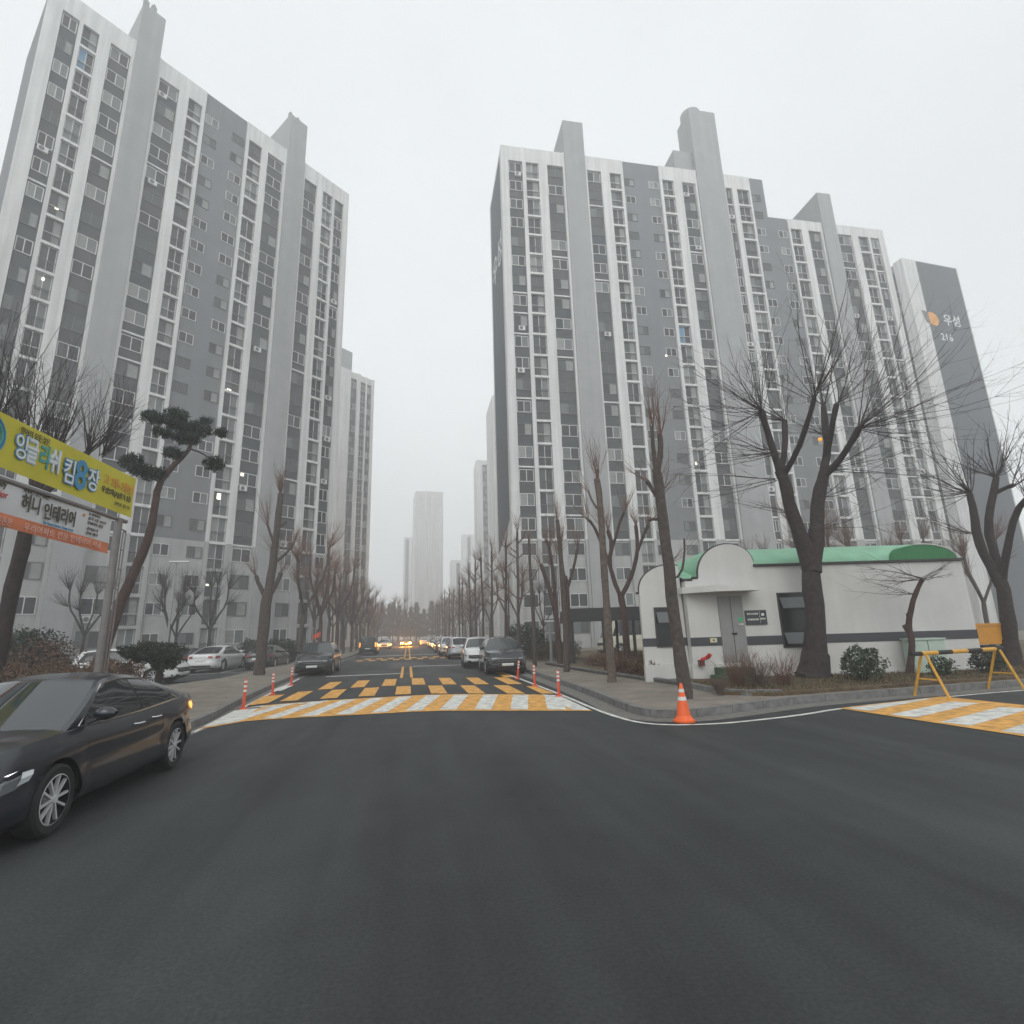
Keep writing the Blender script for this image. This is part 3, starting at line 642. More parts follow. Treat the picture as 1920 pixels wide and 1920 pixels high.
# ---------------------------------------------------------------- trees
def rv(rnd): 
    while True:
        v = Vector((rnd.uniform(-1, 1), rnd.uniform(-1, 1), rnd.uniform(-1, 1)))
        if .05 < v.length < 1: return v.normalized()
def shoot(b, p, d, L, r, rnd, m, up=.12, sub=3, wob=.13, n=6, depth=0):
    pts = [p.copy()]; q = p.copy(); dd = d.normalized()
    for i in range(n):
        dd = (dd + rv(rnd) * wob + Vector((0, 0, up))).normalized(); q = q + dd * (L / n); pts.append(q.copy())
    b.tube(pts, [r * (1 - .78 * i / n) for i in range(n + 1)], 4 if r > .03 else 3, m, cap=False)
    for _ in range(sub):
        i = rnd.randint(1, n - 1); t = (pts[i + 1] - pts[i]).normalized(); s = (t + rv(rnd) * .75).normalized()
        shoot(b, pts[i], s, L * rnd.uniform(.22, .5), r * .5 * (1 - .4 * i / n), rnd, m, up, 2 if depth == 0 and L > 2 else 0, wob, 4, depth + 1)
def spray(b, p, d, n, L, spread, rnd, m, r=.014, up=.12, sub=3):
    for _ in range(n):
        shoot(b, p + rv(rnd) * .05, (d.normalized() + rv(rnd) * spread).normalized(), L * rnd.uniform(.5, 1.1), r * rnd.uniform(.7, 1.2), rnd, m, up, sub)
def limb(b, pts, r0, r1, m, rnd, n=8, it=1, knob=1.25):
    P_ = [Vector(p) for p in pts]
    for _ in range(it):
        q = [P_[0]]
        for a, c in zip(P_[:-1], P_[1:]): q += [a.lerp(c, .3), a.lerp(c, .7)]
        q.append(P_[-1]); P_ = q
    N = len(P_) - 1; rr = [(r0 + (r1 - r0) * i / N) * (1 + rnd.uniform(-.07, .07)) for i in range(N + 1)]; rr[-1] = r1 * knob * .9
    if N > 1: rr[-2] = r1 * knob
    for i in range(1, N): P_[i] = P_[i] + rv(rnd) * r1 * .12
    b.tube(P_, rr, n, m); return P_
def tree(label, group, limbs, sprays, bark, twig, seed, base=None, name='bare_tree', cat='tree', rs=1.0, ts=1.0):
    rnd = random.Random(seed); t = MB(); c = MB()
    for (pts, r0, r1) in limbs: limb(t, pts, r0 * rs, r1 * rs, bark, rnd, knob=1.2 if r1 < .14 else 1.02)
    for (p, d_, n, L, spd, r, up, sub) in sprays: spray(c, Vector(p), Vector(d_), int(n * ts), L, spd, rnd, twig, r, up, sub)
    o0 = Vector(base if base is not None else limbs[0][0][0])
    root = empty(name, o0, 0, label, cat, group)
    for mb, nm in ((t, 'trunk'), (c, 'crown')):
        if not mb.f: continue
        mb.v = [tuple(Vector(v) - o0) for v in mb.v]; mb.build(nm, root, smooth=(nm == 'trunk'), angle=60)
    return root
def along(b_pts, k): return b_pts
# the big pruned tree in front of the white building
D = 19.0
def A(u_, v_, dd=0): return at(u_, v_, D + dd)
base = A(1527, 1292); base.z = .12
L_ = [([base, A(1526, 1270), A(1527, 1240), A(1528, 1205)], .86, .46), ([A(1527, 1240), A(1528, 1200), A(1527, 1150), A(1523, 1090), A(1519, 1052), A(1517, 1030)], .50, .30), ([A(1519, 1070), A(1500, 1000, -.2), A(1483, 960, -.4), A(1472, 905, -.5), A(1460, 882, -.6)], .36, .21),
      ([A(1462, 884, -.6), A(1448, 840, -.8), A(1436, 800, -1), A(1429, 771, -1.2)], .17, .13), ([A(1464, 886, -.6), A(1473, 840, -.2), A(1471, 789, .2)], .15, .12), ([A(1470, 890, -.5), A(1494, 850, -.9), A(1515, 790, -1.5), A(1527, 746, -1.8)], .14, .09),
      ([A(1523, 1072), A(1531, 1000, .2), A(1533, 980, .3), A(1534, 930, .4), A(1545, 885, .5)], .38, .25), ([A(1543, 892, .5), A(1553, 840, .9), A(1547, 800, 1.2), A(1544, 762, 1.4)], .19, .14), ([A(1550, 850, .7), A(1560, 800, .2), A(1569, 757, 0)], .15, .11),
      ([A(1544, 895, .5), A(1570, 868, .3), A(1592, 838, .0), A(1611, 802, -.3)], .17, .13)]
S_ = []
def ends(u_, v_, dd, dirs, n, L, spd=.45, r=.0155, up=.05, sub=4):
    p = A(u_, v_, dd)
    for dx, dz, dy in dirs: S_.append((p, (_rx * dx + Vector((0, 0, dz)) + _ry * dy), n, L, spd, r, up, sub))
_rx = Vector((.981, -.195, 0)); _ry = Vector((.195, .981, 0))
ends(1429, 771, -1.2, [(-1, .25, 0), (-.7, .9, -.3), (-.9, -.25, .3), (-.2, 1, 0)], 5, 3.3)
ends(1471, 789, .2, [(-.6, .5, .4), (.1, 1, .3), (-1, .1, .2)], 4, 3.0)
ends(1527, 746, -1.8, [(-.4, 1, -.2), (.5, 1, -.3), (.2, .6, -.9)], 4, 3.2)
ends(1544, 762, 1.4, [(-.3, 1, .4), (.4, 1, .2)], 5, 3.4); ends(1569, 757, 0, [(.5, 1, 0), (.9, .6, .3)], 5, 4.0)
ends(1611, 802, -.3, [(1, .75, 0), (1, .35, -.3), (1, .1, .3), (.7, 1.0, 0)], 6, 5.2, .28)
ends(1460, 850, -.6, [(-1, .1, 0), (-1, -.15, -.3)], 5, 3.6, .3, .017, .02); ends(1455, 900, -.6, [(-1, -.05, .1)], 4, 3.4, .3, .017, .01)
ends(1548, 880, .5, [(1, .25, .2), (1, .0, -.4)], 5, 4.0, .35, .017, .05); ends(1545, 930, .4, [(1, .2, 0)], 4, 3.3, .3, .015, .06); ends(1533, 990, .3, [(1, .3, 0)], 3, 2.6, .3, .014, .04); ends(1475, 960, -.3, [(-1, .2, 0)], 3, 2.2, .35, .013, .0)
ends(1550, 815, .8, [(.4, .6, .6), (-.5, .5, .6)], 4, 2.8)
tree('largest bare pruned tree, thick dark trunk in front of the white utility building', None, L_, S_, BARKD, TWIGD, 11, rs=0.68, ts=1.35)

# small crooked ornamental tree
D = 20.9
base = A(1706, 1278); base.z = .15
L_ = [([base, A(1708, 1235), A(1711, 1200), A(1703, 1180), A(1706, 1150), A(1715, 1115), A(1725, 1095), A(1730, 1086)], .13, .07), ([A(1703, 1184), A(1697, 1176), A(1694, 1172)], .09, .06), ([A(1704, 1158), A(1701, 1150)], .07, .05)]
S_ = [(A(1730, 1086), _rx * -1 + Vector((0, 0, .1)), 6, 2.1, .25, .014, .02, 5), (A(1730, 1086), _rx * 1 + Vector((0, 0, .25)), 6, 1.3, .3, .014, .02, 5), (A(1714, 1113), _rx * -1 + Vector((0, 0, .12)), 4, 1.9, .2, .012, .01, 4)]
tree('small crooked tree with flat twigs against the white wall', None, L_, S_, BARKR, TWIGD, 12, rs=0.8, ts=1.2)

# tree at the right edge
D = 25.3
base = A(1895, 1262); base.z = .15
L_ = [([base, A(1894, 1240), A(1893, 1200)], .6, .42), ([A(1894, 1230), A(1893, 1190), A(1883, 1120), A(1876, 1070)], .43, .24), ([A(1878, 1100), A(1850, 1050), A(1832, 1010), A(1826, 960), A(1818, 925)], .28, .17), ([A(1878, 1090), A(1864, 1030, .5), A(1850, 990, .6), A(1862, 930, .8), A(1868, 895, 1)], .24, .17),
      ([A(1880, 1085), A(1890, 1020, -.3), A(1905, 960, -.5), A(1925, 935, -.8)], .2, .15), ([A(1866, 925, .9), A(1885, 915, .8), A(1900, 910, .5)], .13, .11)]
S_ = []
ends(1818, 925, 0, [(-1, .5, 0), (-.3, 1, 0), (-1, .0, .2)], 8, 2.5, .5, .02); ends(1868, 895, 1, [(0, 1, 0), (-.7, .8, 0), (.7, .8, .2)], 8, 2.4, .5, .02); ends(1900, 910, .5, [(.8, .7, 0)], 8, 2.6, .5, .02); ends(1820, 1000, 0, [(-1, .2, 0)], 7, 2.2, .4, .016); ends(1925, 935, -.8, [(.3, 1, 0)], 6, 2.4)
tree('bare pruned tree with three curving limbs at the right edge', None, L_, S_, BARKD, TWIGD, 13, rs=0.62, ts=1.05)

# roadside trees on the right pavement
TG = 'bare pollarded street trees'
D = 14.0
base = A(1288, 1325); base.z = .14
L_ = [([base, A(1281, 1270), A(1268, 1190), A(1257, 1090), A(1247, 1000), A(1237, 925), A(1230, 880)], .23, .165), ([A(1232, 890), A(1225, 850), A(1222, 800)], .1, .06), ([A(1231, 885), A(1240, 845), A(1237, 815)], .12, .085), ([A(1237, 940), A(1222, 915), A(1213, 902)], .08, .07), ([A(1243, 975), A(1228, 973), A(1215, 975)], .06, .045), ([A(1255, 1085), A(1277, 1080), A(1284, 1040), A(1283, 1010)], .045, .03)]
S_ = [(A(1222, 800), (0, 0, 1), 9, 1.5, .22, .013, .1, 2), (A(1237, 815), (0, 0, 1), 10, 1.7, .22, .013, .1, 2), (A(1213, 902), _rx * -1 + Vector((0, 0, .9)), 5, 1.3, .4, .011, .1, 2), (A(1240, 925), _rx + Vector((0, 0, .9)), 6, 1.2, .4, .010, .1, 2), (A(1262, 1050), _rx + Vector((0, 0, .6)), 4, 1.2, .4, .008, .1, 2), (A(1236, 905), Vector((0, 0, 1)), 12, 1.1, .6, .009, .1, 2)]
tree('leaning street tree directly behind the orange traffic cone', TG, L_, S_, BARK, TWIGR, 14, rs=0.75, ts=1.3)
D = 18.4
base = A(1148, 1291); base.z = .14
L_ = [([base, A(1145, 1240), A(1138, 1150), A(1132, 1050), A(1127, 960), A(1121, 905)], .2, .12), ([A(1126, 950), A(1122, 925), A(1119, 898)], .13, .13), ([A(1125, 960), A(1110, 940), A(1103, 920)], .06, .04)]
S_ = [(A(1120, 900), (0, 0, 1), 22, 1.7, .3, .011, .12, 2), (A(1103, 920), _rx * -.6 + Vector((0, 0, 1)), 6, 1.2, .4, .01, .1, 2), (A(1130, 990), Vector((0, 0, 1)), 8, 1.2, .7, .009, .1, 2)]
tree('straight pale-barked street tree next after the leaning one', TG, L_, S_, mat('bark_pale', (.115, .09, .075), .95, noise=.35, nscale=8, bump=.8, bscale=25), TWIGR, 15, rs=0.8, ts=1.3)
D = 23.2
base = A(1063, 1270); base.z = .14
L_ = [([base, A(1061, 1180), A(1055, 1100), A(1050, 1030), A(1045, 975)], .18, .10)]
S_ = [(A(1045, 978), (0, 0, 1), 14, 1.6, .25, .011, .12, 2), (A(1050, 1040), Vector((0, 0, 1)), 16, 1.5, .7, .009, .1, 2)]
tree('third street tree along the right pavement, upright with a tuft on top', TG, L_, S_, BARK, TWIGR, 16, rs=0.8, ts=1.4)
D = 27.6
base = A(1003, 1257); base.z = .14
L_ = [([base, A(1001, 1180), A(997, 1110), A(993, 1050), A(992, 1010)], .14, .07), ([A(1002, 1150), A(990, 1120)], .04, .02), ([A(998, 1090), A(1010, 1065)], .035, .02)]
S_ = [(A(992, 1015), (0, 0, 1), 8, 1.2, .3, .009, .1, 2), (A(996, 1080), Vector((0, 0, .6)), 12, 1.6, 1.0, .009, .08, 2)]
tree('thin young street tree beside the dark car at the kerb', TG, L_, S_, BARK, TWIGR, 17, rs=0.85, ts=1.3)
# garden trees
D = 27.0
base = A(1050, 1240); base.z = .15
L_ = [([base, A(1046, 1190), A(1042, 1150), A(1034, 1115), A(1022, 1080), A(1014, 1058)], .2, .13), ([A(1046, 1200), A(1042, 1130), A(1038, 1080), A(1030, 1026)], .13, .1)]
S_ = [(A(1014, 1058), (-.4, 0, 1), 8, 1.6, .5, .012, .1, 3), (A(1030, 1026), (0, 0, 1), 26, 1.3, .6, .012, .1, 3), (A(1030, 1060), (0, 0, 1), 12, 1.3, .8, .01, .1, 3)]
tree('multi-limbed dark tree left of the black shelter roof', 'pruned garden trees', L_, S_, BARKR, TWIGR, 18, rs=0.75, ts=1.4)
base = A(1068, 1240, .8); base.z = .15
L_ = [([base, A(1066, 1170, .8), A(1065, 1110, .8), A(1060, 1080, .8)], .16, .12), ([A(1065, 1100, .8), A(1076, 1065, .8), A(1083, 1025, .8)], .11, .08), ([A(1062, 1095, .8), A(1054, 1060, .8), A(1052, 1015, .8)], .1, .07)]
S_ = [(A(1083, 1025, .8), (0, 0, 1), 16, 1.4, .6, .012, .1, 3), (A(1052, 1015, .8), (0, 0, 1), 16, 1.4, .5, .012, .1, 3)]
tree('forked dark tree right of the multi-limbed one', 'pruned garden trees', L_, S_, BARKR, TWIGR, 19, rs=0.75, ts=1.4)
D = 23.0
base = A(1178, 1240); base.z = .15
L_ = [([base, A(1174, 1195), A(1170, 1150), A(1163, 1115)], .2, .19), ([A(1164, 1120), A(1150, 1085), A(1142, 1055), A(1148, 1020), A(1140, 995)], .14, .11), ([A(1148, 1030), A(1160, 985), A(1170, 960)], .09, .07), ([A(1143, 1060), A(1125, 1010), A(1110, 980), A(1103, 975)], .1, .08), ([A(1164, 1120), A(1180, 1090), A(1192, 1055), A(1196, 1020), A(1192, 985)], .14, .1), ([A(1195, 1035), A(1206, 1005), A(1215, 985)], .09, .08)]
S_ = [(A(u_, v_), (dx, 0, 1), 12, 1.5, .55, .012, .1, 3) for u_, v_, dx in ((1140, 995, 0), (1170, 960, .2), (1103, 975, -.5), (1192, 985, 0), (1215, 985, .4))]
tree('wide-forked dark tree in front of the beige minibus', 'pruned garden trees', L_, S_, BARKR, TWIGR, 20, rs=0.75, ts=1.3)

# left pavement: thick pollard
D = 30.0
base = A(484, 1276); base.z = .14
L_ = [([base, A(488, 1250), A(492, 1200), A(498, 1140), A(503, 1110)], .38, .34), ([A(502, 1115), A(510, 1070), A(516, 1020), A(521, 975), A(526, 925)], .3, .2), ([A(501, 1125), A(492, 1108), A(485, 1095), A(480, 1080)], .18, .12), ([A(506, 1115), A(516, 1098), A(524, 1083), A(527, 1074)], .18, .13), ([A(514, 1055), A(532, 1042), A(543, 1030), A(550, 1018)], .11, .08), ([A(516, 1030), A(507, 1000), A(502, 985)], .1, .07), ([A(520, 990), A(530, 985), A(537, 978)], .09, .07)]
S_ = [(A(526, 925), (0, 0, 1), 22, 1.7, .4, .014, .12, 3), (A(480, 1080), (-.4, 0, 1), 10, 1.5, .5, .012, .1, 3), (A(527, 1074), (.4, 0, 1), 8, 1.3, .5, .012, .1, 3), (A(550, 1018), (.4, 0, 1), 10, 1.5, .5, .012, .1, 3), (A(502, 985), (-.3, 0, 1), 12, 2.2, .4, .012, .12, 3), (A(516, 1040), (0, 0, 1), 14, 1.8, .9, .011, .1, 3)]
tree('thick-trunked pollarded tree on the left pavement beside the red posts', TG, L_, S_, BARK, TWIGR, 21, rs=0.75, ts=1.5)
# leaning tree behind the banners, left edge
D = 17.5
base = A(-30, 1330); base.z = .2
L_ = [([base, A(-8, 1240), A(12, 1150), A(30, 1080), A(46, 1010), A(54, 960), A(70, 900), A(100, 860)], .33, .22), ([A(54, 960), A(100, 905), A(140, 872), A(165, 848)], .16, .12), ([A(60, 930), A(62, 880), A(58, 850)], .14, .12)]
S_ = [(A(100, 855), (0, 0, 1), 24, 2.6, .4, .016, .1, 4), (A(62, 850), (-.2, 0, 1), 26, 3.2, .45, .016, .1, 4), (A(165, 848), (.3, 0, 1), 24, 2.2, .45, .015, .1, 4), (A(190, 855), (.6, 0, 1), 14, 2.0, .4, .015, .1, 4), (A(20, 860), (-.3, 0, 1), 22, 3.6, .4, .016, .1, 4), (A(-20, 800), (0, 0, 1), 20, 3.2, .5, .016, .1, 4)]
tree('dark leaning tree at the left edge, its twigs rising behind the yellow banner', None, L_, S_, BARKD, TWIGD, 22, rs=0.56, ts=1.0)
# pine
D = 22.0
NEED = [mat('needles_dark', (.010, .022, .013), .9), mat('needles_mid', (.026, .052, .028), .9)]
base = A(160, 1300); base.z = .2
L_ = [([base, A(186, 1243), A(210, 1170), A(235, 1110), A(262, 1050), A(282, 1000), A(290, 950), A(296, 910), A(318, 880), A(344, 855), A(358, 838), A(362, 812)], .33, .07), ([A(312, 888), A(290, 878), A(268, 875), A(255, 870)], .06, .03), ([A(358, 842), A(380, 850), A(396, 862)], .05, .03), ([A(362, 820), A(390, 815), A(412, 812)], .05, .03), ([A(300, 905), A(288, 898)], .05, .03), ([A(360, 820), A(330, 800), A(300, 790)], .06, .03)]
pine = tree('dark green pine with a long leaning red-brown trunk behind the banners', None, L_, [], BARKR, TWIGD, 23, name='pine_tree', rs=.68)
rnd = random.Random(5); c = MB(); o0 = Vector(pine.location)
for u_, v_, ru, rvv in ((287, 783, 22, 13), (332, 777, 24, 9), (332, 794, 38, 14), (372, 806, 30, 14), (414, 812, 13, 11), (350, 822, 30, 13), (325, 850, 20, 13), (400, 870, 22, 16), (248, 868, 22, 18), (284, 888, 30, 14), (258, 885, 16, 10), (306, 812, 22, 10), (385, 790, 12, 8)):
    p0 = A(u_, v_); k = D / 990
    for _ in range(int(ru * rvv * 1.2)):
        while True:
            q = Vector((rnd.uniform(-1, 1), rnd.uniform(-1, 1), rnd.uniform(-1, 1)))
            if q.length < 1: break
        lump = .75 + .25 * sin(q.x * 7 + u_) * cos(q.y * 6 + v_)
        p = p0 + _rx * q.x * ru * k * lump + _ry * q.y * ru * k * .8 + Vector((0, 0, q.z * rvv * k * lump)) - o0
        for _2 in range(3):
            d_ = (rv(rnd) + Vector((0, 0, .5))).normalized() * .13; s_ = d_.cross(rv(rnd)).normalized() * .017
            c.face([p - s_, p + s_, p + d_], NEED[rnd.random() < .35])
c.build('crown', pine)

# template street trees, copied down both sides of the street
def template(seed, h, r, style):
    rnd = random.Random(seed); L_ = []; S_ = []
    if style == 'pole':
        lean = Vector((rnd.uniform(-.02, .02), rnd.uniform(-.02, .02), 0)); P_ = [Vector((0, 0, 0)) + Vector((0, 0, h * i / 5)) + lean * h * i / 5 + rv(rnd) * .04 * (i > 0) for i in range(6)]
        L_.append((P_, r, r * .6)); S_.append((P_[-1], (0, 0, 1), 9, 1.5, .3, .016, .12, 3))
        for i in range(9):
            k = rnd.uniform(.45, .97); a = rnd.uniform(0, 2 * pi); p = P_[0].lerp(P_[-1], k); dd = Vector((cos(a), sin(a), .8)); L_.append(([p, p + dd * .25, p + dd * .42], r * .4, r * .25)); S_.append((p + dd * .4, dd, 4, 1.0, .5, .013, .15, 2))
    else:
        fk = h * .42; P_ = [Vector((0, 0, 0)), Vector((.05, 0, fk * .5)), Vector((0, .04, fk))]; L_.append((P_, r, r * .85))
        nl = rnd.choice((3, 4))
        for i in range(nl):
            a = 2 * pi * i / nl + rnd.uniform(-.4, .4); sp = rnd.uniform(.7, 1.2); hh = h * rnd.uniform(.75, 1.0)
            q = [P_[2], P_[2] + Vector((cos(a) * sp * .5, sin(a) * sp * .5, (hh - fk) * .35)), Vector((cos(a) * sp, sin(a) * sp, hh * .8)), Vector((cos(a) * sp * 1.05, sin(a) * sp * 1.05, hh))]
            L_.append((q, r * .6, r * .38)); S_.append((q[-1], (cos(a) * .3, sin(a) * .3, 1), 12, 1.8, .55, .015, .1, 3)); S_.append((q[2], (cos(a), sin(a), .7), 7, 1.4, .5, .013, .1, 3))
    return L_, S_
used = {}
def street_tree(x, y, key, sc_, rz, label=None, group='bare trees lining the street'):
    if key not in used:
        seed, h, r, style, bark, twig = TPL[key]; L_, S_ = template(seed, h, r, style); t = tree(label, group, L_, S_, bark, twig, seed, base=(0, 0, 0), rs=.72, ts=1.5 if seed in (31, 32) else 2.5); used[key] = t
    else: t = copy_tree(used[key])
    t['label'] = label or 'x'; t['group'] = group
    t.location = (x, y, .12); t.scale = (sc_, sc_, sc_); t.rotation_euler = (0, 0, rz); return t
TPL = {'p1': (31, 8.2, .16, 'pole', BARK, TWIGR), 'p2': (32, 8.6, .17, 'pole', BARKR, TWIGR), 'v1': (33, 6.4, .2, 'v', BARK, TWIGR), 'v2': (34, 7.2, .22, 'v', BARKR, TWIGR), 'v3': (35, 5.6, .17, 'v', BARKD, TWIGD)}
rnd = random.Random(77)
lab_r = 'tall bare pole-like tree in the row fading down the right side of the street'
for i, (u_, y) in enumerate([(961, 31.5), (939, 35.6), (917, 41), (908, 46), (0, 51), (877, 56), (865, 63), (858, 69), (850, 77), (0, 85), (0, 93), (0, 102), (0, 111), (0, 121), (0, 131), (0, 142)]):
    t = street_tree(6.35 + rnd.uniform(-.1, .1), y, ('p1', 'p2')[i % 2], rnd.uniform(.9, 1.05), rnd.uniform(0, 6), ['first tall bare pole-like tree behind the dark car on the right', 'second tall bare pole-like tree behind the dark car on the right'][i] if i < 2 else lab_r)
    if i >= 2: t['group'] = 'pole-like trees down the right of the street'
lab_l = 'bare forked tree in the row fading down the left side of the street'
for i, y in enumerate([37.5, 45, 51, 57, 63, 69, 76, 83, 90, 98, 106, 115, 124, 134]):
    t = street_tree(-7.0 + rnd.uniform(-.2, .2), y, ('v1', 'v2')[i % 2], rnd.uniform(1.0, 1.25), rnd.uniform(0, 6), 'bare forked tree rising behind the dark car parked on the left' if i == 0 else lab_l)
    if i >= 1: t['group'] = 'forked trees down the left of the street'
for i, y in enumerate([60, 66, 73, 80, 88, 96, 104, 112, 120, 128]):     # second rows
    t = street_tree(-10.5 + rnd.uniform(-1, 1), y, ('v2', 'v1')[i % 2], rnd.uniform(1.1, 1.35), rnd.uniform(0, 6), 'bare tree in the back row behind the left street trees', 'second row of bare trees, left')
for i, y in enumerate([48, 56, 63, 71, 80, 88, 97, 106, 116, 126]):
    t = street_tree(9.5 + rnd.uniform(-1, 1), y, ('v1', 'v2')[i % 2], rnd.uniform(.9, 1.2), rnd.uniform(0, 6), 'bare tree in the back row behind the right street trees', 'second row of bare trees, right')
lab_g = ['small forked tree left of the banner post, in front of the left tower', 'bare tree just right of the banner post in front of the left tower', 'dark forked tree right of the white street lamp', 'bare tree between the white street lamp and the thick pollarded tree', 'bare tree directly behind the white saloon']
for i, (x, y, k, s) in enumerate([(-28.5, 33, 'v3', .95), (-21.5, 41.5, 'v3', 1.0), (-18.3, 46.5, 'v3', 1.1), (-15.5, 47, 'v3', 1.12), (-17.0, 44.5, 'v3', .9)]):
    street_tree(x, y, k, s, rnd.uniform(0, 6), lab_g[i], 'young trees in front of the left tower')
for i, (x, y, k, s) in enumerate([(11.5, 45.5, 'v3', .9), (26, 38, 'v1', 1), (30, 40, 'v2', 1.05), (34, 36, 'v1', 1.1), (23.5, 27, 'v2', 1.1), (28, 28, 'v1', 1.1), (38, 34, 'v2', 1.1), (31, 24, 'v1', .95)]):
    t = street_tree(x, y, k, s, rnd.uniform(0, 6), 'small bare tree seen under the black shelter roof' if i == 0 else 'bare tree standing behind the white utility building', 'garden trees behind the utility building')
# trees closing the street
for i in range(26):
    x = -24 + 2.3 * i + rnd.uniform(-.8, .8)
    if i < 11 or i > 13: t = street_tree(x, 150 + rnd.uniform(0, 14), ('v1', 'v2')[i % 2], rnd.uniform(1.3, 1.75), rnd.uniform(0, 6), 'rust-brown bare tree closing the far end of the street', 'far bare trees across the end of the street')
CON = mat('conifer_green', (.03, .045, .03), .95)
def conifer(seed, h):
    rnd = random.Random(seed); c = MB(); t = MB(); t.tube([(0, 0, 0), (0, 0, h * .95)], [.22, .03], 6, BARKD)
    for i in range(2600):
        z = h * (.18 + .82 * rnd.random() ** 1.1); rad = (h - z) / h * h * .36 * (.65 + .35 * sin(z * 3.1 + seed)) + .1; a = rnd.uniform(0, 2 * pi); q = rad * sqrt(rnd.random())
        p = Vector((cos(a) * q, sin(a) * q, z - q * .15)); d_ = Vector((cos(a), sin(a), -.15)) * .38 + rv(rnd) * .2; s_ = d_.cross(rv(rnd)).normalized() * .12
        c.face([p - s_, p + s_, p + d_], CON)
    return t, c
con = None
for i, (x, y) in enumerate([(-8, 172), (-4.5, 168), (-1, 176), (2.5, 170), (5, 178), (9, 172), (-12, 175), (12.5, 176), (-6.2, 180), (.8, 166), (7, 166), (-2.8, 171), (-10, 168), (3.8, 182)]):
    if con is None:
        t_, c_ = conifer(4, 11); con = empty('conifer', (0, 0, 0), 0, 'dark conifer beyond the glowing headlights at the end of the street', 'tree', 'far conifers across the end of the street'); t_.build('trunk', con); c_.build('crown', con); o = con
    else: o = copy_tree(con); o['label'] = con['label']
    s = rnd.uniform(.8, 1.15); o.location = (x, y, 0); o.scale = (s, s, s); o.rotation_euler = (0, 0, i)

rnd = random.Random(91); b = MB()
WD_ = [TWIGR, TWIG, mat('wood_brown', (.10, .062, .045), .95), CON]
for _ in range(30000):
    x = rnd.uniform(-60, 70); top = 8.5 + 1.6 * sin(x * .31) + 1.2 * sin(x * .83 + 1) + .7 * sin(x * 2.1); z = top * rnd.random() ** .75; p = Vector((x, rnd.uniform(186, 192), z)); d_ = (rv(rnd) + Vector((0, 0, .8))).normalized() * rnd.uniform(.3, .8); s_ = d_.cross(rv(rnd)).normalized() * .07
    b.face([p - s_, p + s_, p + d_], rnd.choice(WD_))
tag(b.build('distant_wood'), 'brown leafless wood closing the horizon at the end of the street', 'wood', kind='stuff')
for i, (x, y) in enumerate([(-9, 118), (-13, 124), (-9.5, 131), (-14, 138), (-9, 141), (-17, 130), (9.5, 118), (13, 124), (9, 131), (14, 137), (9.5, 143), (17, 130), (21, 140), (-21, 142), (13, 110), (-13, 111)]):
    street_tree(x, y, ('v2', 'v1')[i % 2], rnd.uniform(1.2, 1.55), rnd.uniform(0, 6), 'rust-brown bare tree crowding the far end of the street', 'far bare trees beside the end of the street')

# ---------------------------------------------------------------- shrubs and hedges
def leafy(b, c0, rx, ry, rz, n, size, mats, rnd, flat=0):
    for _ in range(n):
        while True:
            q = Vector((rnd.uniform(-1, 1), rnd.uniform(-1, 1), rnd.uniform(-1, 1)))
            if .25 < q.length < 1: break
        lump = .82 + .18 * sin(q.x * 6 + c0[0]) * cos(q.y * 5 + q.z * 4)
        p = Vector(c0) + Vector((q.x * rx, q.y * ry, q.z * rz)) * lump; d_ = rv(rnd) * size; s_ = d_.cross(rv(rnd)).normalized() * size * .45
        b.face([p - d_, p + s_, p + d_, p - s_], rnd.choice(mats))
EV = [mat('leaf_dark', (.022, .034, .02), .8), mat('leaf_mid', (.04, .055, .03), .8), mat('leaf_dark2', (.015, .022, .014), .8)]
EG = [mat('leaf_green', (.045, .075, .035), .7), mat('leaf_green2', (.07, .10, .055), .7)]
BR = [mat('leaf_brown', (.10, .062, .035), .9), mat('leaf_rust', (.14, .075, .035), .9), mat('leaf_dun', (.075, .052, .038), .9)]
def shrub(name, label, c0, r_, n, size, mats, seed, cat='shrub', group=None, stems=6, z0=.15):
    rnd = random.Random(seed); root = empty(name, (c0[0], c0[1], z0), 0, label, cat, group); b = MB(); leafy(b, (0, 0, c0[2] - z0), *r_, n, size, mats, rnd); b.build('foliage', root)
    s = MB()
    for _ in range(stems): a = rnd.uniform(0, 2 * pi); s.tube([(0, 0, 0), (cos(a) * r_[0] * .3, sin(a) * r_[1] * .3, (c0[2] - z0) * .6), (cos(a) * r_[0] * .6, sin(a) * r_[1] * .6, c0[2] - z0 + r_[2] * .3)], [.03, .02, .008], 4, TWIGD)
    s.build('stem', root); return root
def twiggy(name, label, p, n, L, seed, m, spd=.6, r=.008, group=None, cat='shrub'):
    rnd = random.Random(seed); root = empty(name, p, 0, label, cat, group); b = MB()
    for _ in range(n): shoot(b, Vector((rnd.uniform(-.12, .12) * L, rnd.uniform(-.12, .12) * L, 0)), (Vector((0, 0, 1)) + rv(rnd) * spd).normalized(), L * rnd.uniform(.6, 1.1), r, rnd, m, .05, 5)
    b.build('branches', root); return root
p = G(1640, 1285, .15); shrub('evergreen_shrub', 'loose evergreen shrub in the bed between the big tree and the crooked tree', (p.x, p.y + .3, .72), (.72, .6, .55), 1500, .055, [EG[0], EV[1], EG[1], EV[0]], 1, z0=.15)
p = G(1245, 1262, .2); twiggy('bare_shrub', 'small pale bare bush against the left end of the white building', (p.x, p.y, .15), 14, .75, 2, mat('twig_pale', (.17, .125, .11), .9), .5)
